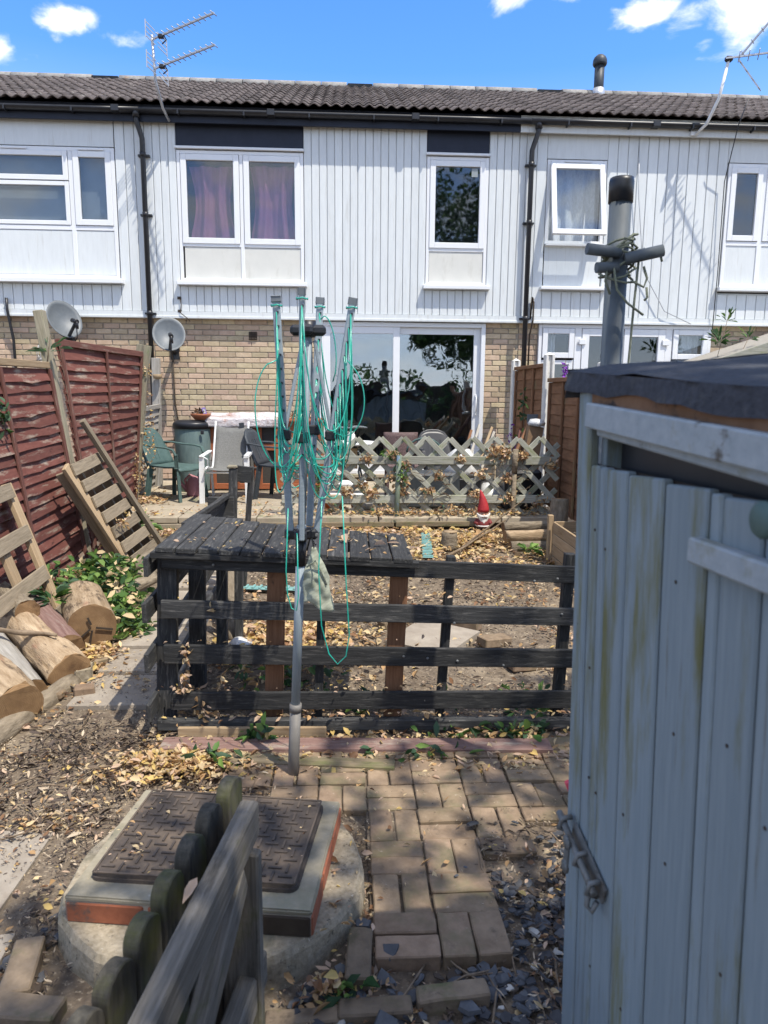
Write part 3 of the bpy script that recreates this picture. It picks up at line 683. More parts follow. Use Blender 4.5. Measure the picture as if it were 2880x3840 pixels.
# doors of the right house
m = H['right']
d = ring(2.735, 5.265, .50, 2.66, .05, 10.30, 10.40, bars=[(3.31, .10), (4.64, .10)]).obj('garden_door', M['upvc'], m)
for a, c in ((2.79, 3.25), (4.70, 5.21)):
    ring(a, c, 2.19, 2.605, .075, 10.285, 10.33).obj('fanlight', M['upvc'], d); pane(a+.07, c-.07, 2.26, 2.535, 10.31, d)
    ring(a, c, .56, 2.16, .06, 10.31, 10.35).obj('side_light', M['upvc'], d); pane(a+.055, c-.055, .62, 2.105, 10.33, d)
cloth(2.88, 3.02, 2.2, 2.6, 10.45, .025, 3).obj('curtain', M['lace'], d); cloth(4.77, 5.15, .8, 2.6, 10.45, .025, 5).obj('curtain', M['lace'], d)
for a, c in ((3.365, 3.97), (3.98, 4.585)):
    ring(a, c, .56, 2.605, .105, 10.29, 10.34).obj('door_leaf', M['upvc'], d); pane(a+.10, c-.10, .66, 2.505, 10.32, d)
for xx in (3.365, 4.585): panelbox('hinge', xx-.05, xx+.05, 10.265, 10.289, 2.38, 2.46, M['upvc'], d, .006)
roombox(2.74, 5.26, .52, 2.65, 10.46, 1.5, d)

# roof: every tile, ridge, fascia, gutter
EY, EZ, RY, RZ = 10.06, 5.345, 13.5, 6.94
sl = V((0, RY-EY, RZ-EZ)); SLn = sl.length; sd = sl.normalized(); sn = V((0, -sd.z, sd.y))
q = B(); TW = .297; TL = .40
def tl(u, v):
    return V(((u-.5)*TW, (v-.5)*TL, .017*math.cos(u*2*6.283)+.003*math.cos(u*6.283)+(.018*(1-v))))
q.grid(tl, 16, 1); q.thick(.014); tileme = q.mesh('roof_tile')
rot = Matrix((V((1, 0, 0)), sd, sn)).transposed().to_4x4()
for k in H:
    x0, x1 = HX[k]
    b = B(); p = [V((0, EY+.14, EZ-.02)), V((0, RY, RZ-.06)), V((0, RY, RZ-.16)), V((0, EY+.14, EZ-.05))]
    a = [b.bm.verts.new(c+V((x0, 0, 0))) for c in p]; e = [b.bm.verts.new(c+V((x1, 0, 0))) for c in p]
    b.bm.faces.new(a); b.bm.faces.new(e[::-1])
    for i in range(4): b.bm.faces.new((a[i], e[i], e[(i+1) % 4], a[(i+1) % 4]))
    b.obj('roof_deck', M['darkbrown'], H[k])
    rows = 12; g = SLn/rows
    i = math.ceil(x0/.29)
    while i*.29 < x1:
        for r in range(rows):
            c = V((i*.29+.145, EY, EZ))+sd*(g*r+TL/2-.03)+sn*(.012+R.uniform(-.002, .003))
            place('roof_tile', tileme, M['tile'], H[k], Matrix.Translation(c) @ rot @ Matrix.Rotation(R.uniform(-.012, .012), 4, 'Z') @ Matrix.Rotation(R.uniform(-.008, .008), 4, 'X'))
        i += 1
    x = x0; j = 0
    while x < x1-.02:
        L = min(.45, x1-x); j += 1
        if (x < -4.0 < x+L) or (x < .3 < x+L) or (x < 3.8 < x+L):
            b = B(); b.bx(x, x+L-.01, RY-.10, RY+.1, RZ-.02, RZ+.045, .01)
            for s in range(4): b.bx(x+.01, x+L-.02, RY-.125, RY-.10, RZ-.03+.018*s, RZ-.022+.018*s)
            b.obj('ridge_vent', M['slatepl'], H[k])
        else:
            b = B(); b.grid(lambda u, v: V((x+u*(L-.012), RY-.135*math.cos(v*math.pi), RZ-.04+.125*math.sin(v*math.pi))), 2, 8); b.thick(.018); b.obj('ridge_tile', M['ridge'], H[k])
        x += L
    fx = 2.33
    segs = {'left': [(x0, x1, 'navy')], 'mid': [(x0, fx, 'navy'), (fx, x1, 'white')], 'right': [(x0, x1, 'white')]}[k]
    for a, c, mm in segs: panelbox('fascia', a+.001, c-.001, 10.15, 10.18, 5.15, 5.36, M[mm], H[k])
    panelbox('soffit', x0, x1, 10.181, 10.30, 5.262, 5.272, M['navy'] if k != 'right' else M['white'], H[k], 0)
    b = B(); gy, gzz = 10.095, 5.285
    b.grid(lambda u, v: V((x0+u*(x1-x0), gy-.055*math.cos(v*math.pi), gzz-.055*math.sin(v*math.pi))), 6, 8); b.thick(.005); gut = b.obj('gutter', M['blackpl'], H[k])
    x = x0+.5
    while x < x1: panelbox('gutter_bracket', x-.012, x+.012, 10.035, 10.149, 5.215, 5.275, M['blackpl'], gut, .004); x += .85
    for x in (x0+1.7, x0+3.6): panelbox('gutter_joint', x-.05, x+.05, 10.032, 10.148, 5.23, 5.31, M['blackpl'], gut, .006)
    # back slope, so the roof is whole
    b = B(); b.bm.faces.new([b.bm.verts.new(c) for c in ((x0, RY, RZ), (x1, RY, RZ), (x1, RY+3.7, EZ), (x0, RY+3.7, EZ))]); b.thick(.05); b.obj('rear_roof', M['tile'], H[k])
    b = B(); b.bx(x0+.002, x1-.002, 13.3, 17.0, .2, 5.2); b.obj('rear_wall', M['mortar'], H[k])
def pipe(k, pts):
    b = B(); b.tube(pts, .034, 12)
    d = b.obj('downpipe', M['blackpl'], H[k])
    for z in (4.75, 4.0, 2.72, 1.9):
        x = pts[-2][0]; b = B()
        b.lathe([(.041, -.03), (.041, .03)], (x, pts[-2][1], z), 12); b.bx(x-.075, x+.075, pts[-2][1]+.03, 10.27 if z > 2.7 else 10.355, z-.012, z+.012)
        b.obj('pipe_bracket', M['blackpl'], d)
    b = B(); b.lathe([(.046, 0), (.046, .10)], (pts[0][0], pts[0][1], pts[0][2]-.06), 12); b.obj('pipe_socket', M['blackpl'], d)
pipe('mid', [(-2.745, 10.1, 5.24), (-2.745, 10.11, 5.14), (-2.70, 10.175, 4.95), (-2.70, 10.175, .42)])
H['mid'].children[-1]['label'] = 'black downpipe between the left and middle houses'
pipe('right', [(2.56, 10.1, 5.24), (2.56, 10.11, 5.14), (2.50, 10.175, 4.93), (2.50, 10.175, .42)])
H['right'].children[-1]['label'] = 'black downpipe between the middle and right houses'
# wall details
b = B(); b.bx(-1.385, -1.27, 10.335, 10.352, 2.39, 2.505, .004)
for i in range(3):
    for j in range(3): b.bx(-1.375+.037*i, -1.375+.037*i+.026, 10.325, 10.336, 2.40+.036*j, 2.40+.036*j+.024)
b.obj('air_vent', M['darkbrown'], H['mid'])
b = B(); b.tube([(-2.3, 10.245, 2.93), (-2.28, 10.22, 2.85), (-2.30, 10.22, 2.74), (-2.2, 10.22, 2.66), (-2.17, 10.24, 2.62)], .006, 6); b.bx(-2.335, -2.29, 10.24, 10.262, 2.92, 2.955); b.bx(-2.335, -2.29, 10.24, 10.262, 2.745, 2.78); b.obj('cable_clip', M['darkbrown'], H['mid'])
b = B(); b.tube([(2.62, 10.24, 3.0), (2.585, 10.22, 2.93), (2.58, 10.22, 2.72), (2.60, 10.22, 3.02), (2.62, 10.22, 2.95), (2.62, 10.22, 2.7), (2.60, 10.30, 2.5), (2.60, 10.33, 1.4)], .012, 6); b.obj('thin_pipe', M['darkbrown'], H['right'])
b = B(); b.tube([(-4.62, 10.22, 2.9), (-4.62, 10.22, 2.75), (-4.60, 10.3, 2.35), (-4.60, 10.33, .6)], .02, 8); b.obj('thin_pipe', M['blackpl'], H['left'])
b = B(); b.tube([(5.30, 9.9, 5.55), (5.24, 9.99, 5.25), (5.22, 10.2, 4.6), (5.24, 10.22, 3.4), (5.22, 10.2, 2.6)], .007, 5); b.obj('aerial_cable', M['blackpl'], H['right'])
b = B(); b.tube([(3.98, 10.2, 5.1), (4.02, 10.2, 4.4), (4.15, 10.2, 3.4), (4.5, 10.2, 2.85), (4.9, 10.2, 2.68)], .006, 5); b.obj('aerial_cable', M['alu'], H['right'])
b = B(); b.tube([(-2.45, 10.33, 2.2), (-2.44, 10.33, 1.5), (-2.36, 10.33, .9), (-2.34, 10.33, .45)], .011, 6); b.tube([(-2.45, 10.32, 1.28), (-2.40, 10.30, 1.1), (-2.47, 10.30, .97), (-2.62, 10.3, .95)], .022, 7); b.obj('wall_cable', M['darkbrown'], H['mid'])

# flue on the roof
f = thing('roof_flue', 'dark domed flue pipe standing on the ridge of the right house', 'flue', (4.43, 13.38, 6.9))
b = B(); b.lathe([(.085, -.15), (.085, .46)], (4.43, 13.38, 6.95), 16); b.obj('pipe', M['slatepl'], f)
b = B(); b.lathe([(.11, .43), (.125, .46), (.12, .52), (.10, .565), (.06, .60), (.001, .61)], (4.43, 13.38, 6.95), 16); b.obj('cap', M['slatepl'], f)
b = B(); b.lathe([(.13, -.12), (.095, .06)], (4.43, 13.38, 6.95), 16); b.obj('collar', M['alu'], f)

# aerials
def yagi(b, base, d, L, n, el, upv=V((0, 0, 1)), r=.011):
    d = V(d).normalized(); e = d.cross(upv).normalized()
    b.beam(base, V(base)+d*L, .02, .02)
    for i in range(n):
        p = V(base)+d*(L*(.12+.87*i/(n-1))); b.tube([p-e*el*(1-.25*i/n), p+e*el*(1-.25*i/n)], .006, 5)
a = thing('tv_aerial', 'double stacked TV aerial on a bent mast over the left downpipe', 'aerial', (-2.36, 9.9, 5.15))
b = B(); b.tube([(-2.33, 10.14, 5.16), (-2.37, 9.98, 5.26), (-2.40, 9.78, 5.5), (-2.42, 9.78, 6.02)], .018, 8); b.obj('mast', M['alu'], a)
for z in (5.97, 5.63):
    b = B(); dv = V((.82, -.52, .06)); yagi(b, (-2.40, 9.76, z), dv, 1.0, 11, .075, V((0, .12, 1)))
    b.obj('boom', M['alu'], a)
    b = B(); d_ = V((.82, -.52, 0)).normalized(); e_ = V((.52, .82, 0)).normalized()
    for s in (-1, 1):
        for zz in (-.10, -.035, .035, .10): b.beam(V((-2.36, 9.75, z+zz*.8+s*.0))+e_*.02*s, V((-2.36, 9.75, z+zz*.8))+e_*(.17*s)+V((0, 0, -.05*s)), .006, .012)
        b.beam(V((-2.36, 9.75, z-.10))+e_*.17*s+V((0, 0, -.05*s)), V((-2.36, 9.75, z+.1))+e_*.17*s+V((0, 0, -.05*s)), .008, .012, (1, 0, 0))
    b.obj('reflector', M['alu'], a)
    b = B(); b.box(V((-2.40, 9.76, z))+d_*.13, (.07, .05, .05), None, .01); b.tube([V((-2.40, 9.76, z))+d_*.18, V((-2.40, 9.76, z-.06))+d_*.22, V((-2.40, 9.76, z-.09))+d_*.15], .008, 6); b.obj('dipole_box', M['blackpl'], a)
a = thing('tv_aerial', 'crossed TV aerial with fanned arms on a pale mast at the right', 'aerial', (4.75, 9.9, 5.15))
b = B(); b.tube([(4.72, 10.14, 5.16), (4.80, 9.98, 5.26), (4.84, 9.78, 5.5), (4.93, 9.78, 5.96)], .02, 8); b.bx(4.66, 4.76, 10.12, 10.149, 5.16, 5.21); b.obj('mast', M['whitemetal'], a)
b = B(); b.box((4.93, 9.78, 5.97), (.1, .07, .07), None, .02); b.obj('clamp', M['blackpl'], a)
b = B(); yagi(b, (4.88, 9.76, 5.97), (.93, -.37, .0), 1.3, 11, .09, V((.4, .3, 1))); b.obj('boom', M['alu'], a)
b = B(); yagi(b, (5.04, 9.74, 5.97), (.38, -.35, .52), .52, 4, .07); b.obj('upper_reflector', M['alu'], a)
b = B(); yagi(b, (5.04, 9.74, 5.95), (.28, -.25, -.56), .50, 4, .10); b.obj('lower_reflector', M['alu'], a)

# satellite dishes
def dish(label, c, rx, face, lnb):
    t = thing('satellite_dish', label, 'satellite dish', c, 'satellite dishes on the brick wall')
    z = V(face).normalized(); m3 = frame(z.cross(V((0, 0, 1))), z); m3 = Matrix((V((0, 0, 1)).cross(z).normalized(), z.cross(V((0, 0, 1)).cross(z)).normalized(), z)).transposed()
    b = B()
    def fn(u, v):
        r = max(u, .001); a = v*6.28319
        return V(c)+m3 @ V((rx*r*math.cos(a), rx*1.14*r*math.sin(a), .10*rx/.25*(r*r)))
    b.grid(fn, 6, 32); bmesh.ops.remove_doubles(b.bm, verts=b.bm.verts[:], dist=.0005); b.thick(.006); b.obj('reflector', M['lead'], t)
    p0 = V(c)+m3 @ V((0, -rx*1.05, .07)); p1 = V(c)+m3 @ V((lnb*.02, -rx*.62, rx*1.35))
    b = B(); b.beam(p0, p1, .03, .022, z, .003); b.obj('feed_arm', M['slatepl'], t)
    b = B(); ax = (V(c)+z*.12-p1).normalized(); b.tube([p1-ax*.02, p1+ax*.09], .03, 10); b.tube([p1, p1+V((0, .02, -.09))], .022, 8); b.obj('feed_horn', M['blackpl'], t)
    b = B(); b.tube([p1+V((0, 0, -.08)), p1+V((-.02, .06, -.2)), p0+V((.03, .02, -.12)), p0+V((0, .05, .02))], .008, 6); b.obj('cable', M['blackpl'], t)
    w = V(c)-z*.08; b = B(); b.tube([V(c), w, V((w.x, w.y+.05, w.z-.10)), V((w.x, 10.345, w.z-.16))], .03, 10); b.bx(w.x-.06, w.x+.06, 10.325, 10.347, w.z-.25, w.z-.08); b.obj('bracket', M['blackpl'], t)
dish('grey satellite dish facing right above the leaning red fence', (-3.79, 9.92, 2.56), .235, (.72, -.66, .42), 1)
dish('grey satellite dish facing forward beside the left downpipe', (-2.40, 9.95, 2.39), .215, (.25, -.93, .40), 1)
# ornament on the wall
t = thing('birdcage_ornament', 'small white wire birdcage ornament with a bird on the brick wall', 'ornament', (-4.22, 10.3, 2.2))
b = B(); cx, cy = -4.22, 10.28
for i in range(12):
    a_ = i*6.283/12; b.tube([(cx+.07*math.cos(a_), cy+.05*math.sin(a_), 2.06), (cx+.07*math.cos(a_), cy+.05*math.sin(a_), 2.22), (cx+.045*math.cos(a_), cy+.03*math.sin(a_), 2.275), (cx, cy, 2.30)], .0035, 4)
for z in (2.06, 2.2): b.tube([(cx+.07*math.cos(q_*.524), cy+.05*math.sin(q_*.524), z) for q_ in range(13)], .004, 4)
b.obj('cage', M['whitemetal'], t)
b = B(); b.lathe([(.001, -.05), (.018, -.03), (.026, 0), (.018, .03), (.001, .045)], (cx, cy, 2.10), 10, Matrix.Rotation(1.3, 3, 'Y')); b.lathe([(.001, -.018), (.016, 0), (.001, .02)], (cx-.045, cy, 2.125), 8); b.obj('bird', M['beard'], t)

# ---------------------------------------------------------------- left boundary: two leaning red panels, posts, an old grey panel
def fence_panel(t, TL_, TR_, BL_, BR_, n, m, mf, battens, seed, amp=.012, cap=.05, out=(1, 0, 0), nrm_w=.045):
    """waney lap panel between four corners; its slats, battens and edge frame are its parts"""
    TL_, TR_, BL_, BR_ = map(V, (TL_, TR_, BL_, BR_)); out = V(out)
    def P(u, v): return (TL_*(1-u)+TR_*u)*(1-v)+(BL_*(1-u)+BR_*u)*v
    for i in range(n):
        ph = [R.uniform(0, 6.28) for _ in range(4)]; k = R.uniform(.6, 1.5); notch = R.random(); nd = R.uniform(0, 1.4)*amp
        v0, v1 = i/n-.012, (i+1)/n
        b = B(); NU = 14
        rows = []
        for j in range(NU+1):
            u = j/NU
            wv = amp*k*(math.sin(5*u+ph[0])+.6*math.sin(11*u+ph[1])+.35*math.sin(23*u+ph[2]))*.5/(1.7)+nd*math.exp(-((u-notch)/.05)**2)
            top, bot = P(u, max(v0, 0)), P(u, v1)
            dn = (bot-top).normalized()
            bot = bot+dn*(wv+.012)
            o = out*(.004*math.sin(9*u+ph[3]))
            rows.append([b.bm.verts.new(c) for c in (top+out*.004+o, bot+out*.032+o, bot+out*.016+o, top-out*.004+o)])
        for a, c in zip(rows, rows[1:]):
            for q in range(4): b.bm.faces.new((a[q], c[q], c[(q+1) % 4], a[(q+1) % 4]))
        b.bm.faces.new(rows[0]); b.bm.faces.new(rows[-1][::-1])
        b2 = b
        cs = P(.5, (v0+v1)/2); ax = (P(1, v1)-P(0, v1)).normalized()
        m3 = frame(ax, out.cross(ax)); 
        for v in b2.bm.verts: v.co = m3.inverted() @ (v.co-cs)
        place('slat', b2.mesh('slat'), m, t, Matrix.Translation(cs) @ m3.to_4x4())
    for u in battens:
        beam('batten', P(u, .0)+out*.037, P(u, 1.0)+out*.037, .038, .018, mf, t, out)
    for u in (.012, .988):
        beam('edge_rail', P(u, -.0)+out*.034, P(u, 1)+out*.034, nrm_w, .022, mf, t, out)
    if cap: beam('top_rail', P(-.0, -.015)+out*.02, P(1, -.015)+out*.02, cap, .055, M['redframe'] if m is M['red'] else mf, t, (0, 0, 1))
    return P
t = thing('lapped_fence', 'near red stained lapped fence panel with a pale tan top rail', 'fence', (-2.3, 5.1, .2), 'lapped panels of the left boundary fence')
fence_panel(t, (-2.43, 4.15, 1.80), (-2.43, 5.98, 1.83), (-2.24, 4.10, .10), (-2.235, 6.02, .20), 20, M['red'], M['redframe'], (.53,), 1, .016, 0)
beam('top_rail', (-2.42, 4.12, 1.845), (-2.42, 5.98, 1.86), .06, .05, M['tan'], t)['label'] = 'pale tan top rail'
t = thing('lapped_fence', 'far red stained lapped fence panel between the tall leaning post and the double post', 'fence', (-2.3, 7.1, .25), 'lapped panels of the left boundary fence')
fence_panel(t, (-2.44, 6.22, 2.03), (-2.24, 7.95, 2.03), (-2.24, 6.22, .22), (-2.40, 7.98, .36), 19, M['red'], M['redframe'], (.5,), 2, .017, .05)
t = thing('lapped_fence', 'old grey brown wavy fence panel beyond the red ones, beside the green chair', 'fence', (-2.6, 8.9, .4), 'lapped panels of the left boundary fence')
fence_panel(t, (-2.52, 8.12, 1.40), (-2.50, 9.62, 1.46), (-2.62, 8.12, .36), (-2.60, 9.62, .40), 12, M['greywood'], M['greywood'], (.5,), 3, .02, .04)
def post(label, p0, p1, w, h, m, red=0):
    o = beam('fence_post', p0, p1, w, h, m, None, (1, 0, 0), .004); prop(o, label, 'post', 'posts of the left boundary fence'); return o
post('tall leaning green brown post between the two red panels', (-2.245, 6.12, .16), (-2.505, 6.10, 2.30), .085, .075, M['postwood'])
t = thing('fence_post', 'double post of two timbers at the far end of the red fence', 'post', (-2.42, 8.03, .3), 'posts of the left boundary fence')
beam('post_half', (-2.41, 8.02, .3), (-2.165, 8.03, 2.15), .09, .06, M['postwood'], t, (1, 0, 0)); beam('post_half', (-2.50, 8.10, .3), (-2.27, 8.12, 2.17), .09, .06, M['postwood'], t, (1, 0, 0))
post('grey split post against the brick wall behind the green chair', (-2.56, 9.72, .38), (-2.53, 9.74, 2.10), .085, .10, M['greywood'])
b = B(); b.lathe([(.001, -.06), (.05, -.05), (.062, 0), (.055, .005), (.001, -.01)], (-2.49, 9.62, 1.88), 14); prop(b.obj('hanging_cup', M['tan'], None), 'small pale cup fixed to the grey split post', 'cup')

# leaning pallet with long grey timber
def pallet(t, BLp, BRp, TLp, TRp, nsl, mstile, mslat, fr=(0, 1), back=True, sw=.095):
    BLp, BRp, TLp, TRp = map(V, (BLp, BRp, TLp, TRp))
    n = (BRp-BLp).cross(TLp-BLp).normalized()
    if n.x < 0: n = -n
    def Q(u, v): return (BLp*(1-u)+BRp*u)*(1-v)+(TLp*(1-u)+TRp*u)*v
    for u in fr:
        beam('stile', Q(u, -.02), Q(u, 1.01), .10 if u == 0 else .09, .032, mstile, t, n)
    for i in range(nsl):
        v = .06+.90*i/(nsl-1)
        beam('slat', Q(.03, v)+n*.030, Q(1.06, v)+n*.030, sw, .02, mslat, t, n)
    if back:
        for u in (.02, .36, .68, .98): beam('bearer', Q(u, .0)-n*.062, Q(u, .97)-n*.062, .025, .09, mslat, t, n)
    return Q, n
t = thing('pallet', 'weathered timber pallet leaning on the red fence with a long grey batten across it', 'pallet', (-1.82, 6.2, .2))
Q, n = pallet(t, (-1.80, 5.88, .19), (-1.76, 6.56, .22), (-2.14, 5.50, 1.08), (-2.15, 6.22, 1.13), 7, M['tan'], M['palletwood'], (0,))
beam('long_batten', Q(.98, -.02)+n*.058, V((-2.17, 5.98, 1.42))+n*.0, .06, .038, M['palletwood'], t, n)['label'] = 'long pale grey batten sticking up past the slats'
t = thing('pallet', 'tan timber pallet frame at the left edge behind the split logs', 'pallet', (-2.0, 4.4, .1))
Q, n = pallet(t, (-1.96, 4.82, .10), (-1.92, 4.05, .07), (-2.27, 4.82, 1.03), (-2.24, 4.08, 1.0), 4, M['tan'], M['palletwood'], (0,), False, .10)
beam('stile', Q(.52, -.02), Q(.52, .62), .10, .03, M['tan'], t, n)

# ---------------------------------------------------------------- logs and timbers by the path
def log(name, label, p0, p1, r0, r1, m, group=None, seed=0, n=18, half=False, cat='log', rough=.012):
    p0, p1 = V(p0), V(p1); L = (p1-p0).length; m3 = frame(p1-p0)
    b = B(); K = 16; n = max(n, 26)
    rings = []
    for i in range(K+1):
        s = i/K; r = r0+(r1-r0)*s
        ring_ = []
        for k in range(n):
            a = 6.2832*k/n
            y, z = math.cos(a), math.sin(a)
            if half: z = max(z, -.25)
            ring_.append(b.bm.verts.new(((s-.5)*L, y*r, z*r)))
        rings.append(ring_)
    for A, C in zip(rings, rings[1:]):
        for k in range(n): b.bm.faces.new((A[k], A[(k+1) % n], C[(k+1) % n], C[k])).smooth = True
    for v in b.bm.verts: v.co += MN.noise_vector(V((v.co.x*2.5, v.co.y*9, v.co.z*9))+V((seed*3.1, 0, 0)))*rough+MN.noise_vector(V((v.co.x*8, v.co.y*40, v.co.z*40))+V((0, seed, 0)))*rough*.45
    b.mi = 1
    f1 = b.bm.faces.new(rings[0][::-1]); f2 = b.bm.faces.new(rings[-1]); f1.material_index = f2.material_index = 1
    o = place(name, b.mesh(name), [m, M['endgrain']], None, Matrix.Translation((p0+p1)/2) @ m3.to_4x4())
    return prop(o, label, cat, group)
GL = 'split logs piled at the left edge'
t = thing('log', 'round sawn log lying by the weeds with its cracked orange end facing the camera', 'log', (-1.62, 4.45, .1), GL)
lg = log('trunk', None, (-1.56, 4.26, .23), (-1.78, 4.72, .27), .145, .14, M['log'], None, 1, 22, False, None); lg.parent = t; lg.matrix_parent_inverse = mworld(t).inverted()
b = B(); e3 = frame(V((-.22, .46, .04)))
for a_, L_ in ((4.9, .13), (5.6, .10), (3.4, .12), (1.2, .07)):
    c0 = V((-1.555, 4.25, .23)); d_ = e3 @ V((0, math.cos(a_), math.sin(a_))); b.beam(c0+d_*.02, c0+d_*L_, .012, .006, e3 @ V((1, 0, 0)))
b.obj('end_crack', M['darkbrown'], t)
log('log', 'thick split log leaning with its bark towards the path', (-1.53, 3.80, .12), (-2.12, 4.40, .27), .105, .11, M['log'], GL, 2, 18, rough=.03)
log('log', 'flat red brown slab of wood resting behind the split logs', (-1.62, 4.06, .17), (-2.06, 4.56, .29), .085, .09, M['redplank'], GL, 3, 18, True)
log('log', 'pale grey split log at the left edge, middle of the pile', (-1.63, 3.56, .10), (-2.12, 4.10, .22), .085, .09, M['greywood'], GL, 4, 12, True)
log('log', 'large tan split log at the left edge, nearest the camera', (-1.60, 3.34, .13), (-2.25, 3.92, .26), .13, .13, M['log'], GL, 5, 18, rough=.03)
log('log', 'short rough chunk of bark on top of the pile', (-1.93, 4.22, .32), (-2.20, 4.52, .37), .075, .08, M['bark'], GL, 6, 14, rough=.03)
log('edging_log', 'long mossy log edging lying along the path below the split logs', (-1.52, 3.80, .07), (-1.75, 2.75, .03), .055, .06, M['bark'], None, 7, 14)
log('stick', 'bent bare stick lying across the split logs', (-1.66, 3.98, .27), (-2.0, 3.94, .32), .012, .02, M['twig'], None, 8, 8, False, 'stick', .02)
GP = 'round poles lying by the path'
log('round_pole', 'upper round pole lying at the foot of the leaning pallet', (-1.74, 5.58, .27), (-1.42, 6.6, .36), .055, .05, M['bark'], GP, 9, 14, False, 'pole', .004)
log('round_pole', 'lower round pole lying beside the path under the upper one', (-1.66, 5.50, .20), (-1.36, 6.4, .27), .055, .05, M['bark'], GP, 10, 14, False, 'pole', .004)
log('round_pole', 'short round pole poking out over the path from the weeds', (-1.74, 4.95, .17), (-1.47, 5.35, .26), .05, .048, M['bark'], GP, 11, 14, False, 'pole', .004)
for i, (x, y, s) in enumerate(((-1.47, 3.86, .08), (-1.44, 4.02, .06), (-1.40, 3.66, .07), (-1.52, 3.62, .05))):
    b = B(); b.box((x, y, gz(y)+s*.35), (s*1.5, s, s*.7), Matrix.Rotation(R.uniform(0, 3), 3, 'Z'), .008); b.rough(.01, 12, i)
    prop(b.obj('brick_fragment', M['paver'] if i else M['concrete'], None), ['broken brick lump in the litter, nearest the camera but one', 'small brick lump in the litter beside the round log', 'brick lump at the edge of the path beside the thick split log', 'smallest brick lump close against the log edging'][i], 'brick', 'brick lumps by the logs')

# ---------------------------------------------------------------- weeds and leafy plants
def plant(name, label, cat, items, stems, mats, loc, group=None):
    t = thing(name, label, cat, loc, group)
    o = leafmesh('foliage', items, mats, t); o['kind'] = 'stuff'
    if stems:
        b = B()
        for s_ in stems: b.tube(s_, [.006, .003] if len(s_) == 2 else [.007]+[.004]*(len(s_)-1), 5)
        b.obj('stem', M['twig'], t)
    return t
it = []
for c, r, n_ in (((-2.05, 5.15, .26), (.28, .35, .16), 380), ((-1.80, 5.35, .28), (.28, .3, .17), 380), ((-1.52, 4.75, .22), (.2, .28, .15), 420), ((-1.42, 4.52, .16), (.15, .22, .12), 320), ((-1.75, 5.0, .28), (.25, .25, .13), 260)):
    it += clump(c, r, int(n_*.62), .07, (4, 5, 2, 2, 2.4), .35, .55)
plant('pulled_weeds', 'heap of pulled green weeds wilting between the fence and the path', 'weeds', it, None, [G1, G2, G3, G4, LY], (-1.7, 4.95, .15))
def rosette(c, n, L, wts, up=.5, asp=.32):
    out = []
    for i in range(n):
        a = R.uniform(0, 6.28); e = R.uniform(.15, 1.2)
        d = V((math.cos(a)*math.cos(e), math.sin(a)*math.cos(e), math.sin(e)*up*1.4))
        p = V(c)+d*L*R.uniform(.1, .8)
        out.append((p, (d+V((0, 0, -.35))), V((0, 0, 1))+rv()*.3, L*R.uniform(.5, .9), L*asp*R.uniform(.7, 1.1), pick(wts)))
    return out
plant('leafy_shrub', 'compound leaved green shoot standing in the weeds by the fence', 'plant', rosette((-1.86, 5.42, .30), 44, .17, (5, 2, 4, 2)), [[(-1.86, 5.42, .17), (-1.86, 5.42, .42)]], [G1, G2, G3, G4], (-1.86, 5.42, .17))
plant('leafy_shrub', 'dark leaved shoot growing between the split logs and the round log', 'plant', rosette((-1.88, 4.47, .33), 26, .15, (3, 1, 5, 3)), [[(-1.88, 4.47, .1), (-1.88, 4.47, .4)]], [G1, G2, G3, G4], (-1.88, 4.47, .1))
plant('leafy_shrub', 'green plant at the edge of the patio beside the pallet', 'plant', rosette((-2.06, 6.95, .34), 46, .17, (4, 3, 3, 2))+rosette((-1.98, 6.75, .30), 30, .15, (4, 3, 3, 2)), [[(-2.06, 6.95, .26), (-2.06, 6.95, .5)]], [G1, G2, G3, G4], (-2.06, 6.9, .26))
plant('climber', 'grey green sprig sprouting over the top of the near red panel', 'plant', rosette((-2.42, 6.02, 1.95), 14, .13, (1, 0, 1, 5), .8), [[(-2.44, 6.0, 1.8), (-2.40, 6.03, 2.1)]], [G1, G2, G3, G4], (-2.44, 6.0, 1.8))
plant('climber', 'wilted grey green sprig stuck to the face of the near red panel', 'plant', clump((-2.33, 4.98, 1.50), (.03, .09, .13), 36, .06, (1, 0, 1, 5)), [[(-2.36, 4.95, 1.62), (-2.33, 5.0, 1.38)]], [G1, G2, G3, G4], (-2.36, 4.95, 1.6))

# ---------------------------------------------------------------- the black timber enclosure with its planked top
E_ = thing('timber_enclosure', 'black stained timber rail enclosure with a planked bench top at its left', 'timber frame', (.1, 4.2, .05))
bk = M['black']
def rail(x0, z0, x1, z1, h, y=3.25, w=.022): return beam('rail', (x0, y, z0), (x1, y, z1), w, h, bk, E_)
rail(-.86, .885, 1.32, .795, .082, 3.262); rail(-.87, .652, 1.32, .592, .086); rail(-.865, .432, 1.32, .382, .092); rail(-.84, .195, 1.32, .175, .088); rail(-.905, .082, 1.32, .05, .052, 3.245, .045)
beam('top_edge', (-.90, 3.222, .918), (.335, 3.222, .865), .03, .028, bk, E_)
beam('ledger', (-.80, 3.70, .885), (.30, 3.70, .84), .03, .06, bk, E_)
pz = lambda x: .945-.052*(x+.88)
pl = [-.88, -.785, -.69, -.59, -.49, -.392, -.292, -.192, -.092, .008, .108, .21, .31]
yb_ = [4.12, 4.06, 4.02, 3.97, 3.94, 3.91, 3.88, 3.86, 3.84, 3.83, 3.82, 3.81]
for i in range(12):
    x = (pl[i]+pl[i+1])/2; z = pz(x)
    o = beam('plank', (x+R.uniform(-.003, .003), 3.21+R.uniform(-.012, .008), z), (x+.0, yb_[i], z+.002+R.uniform(-.004, .004)), pl[i+1]-pl[i]-.007, .026, bk, E_, (.05, 0, 1), .004)
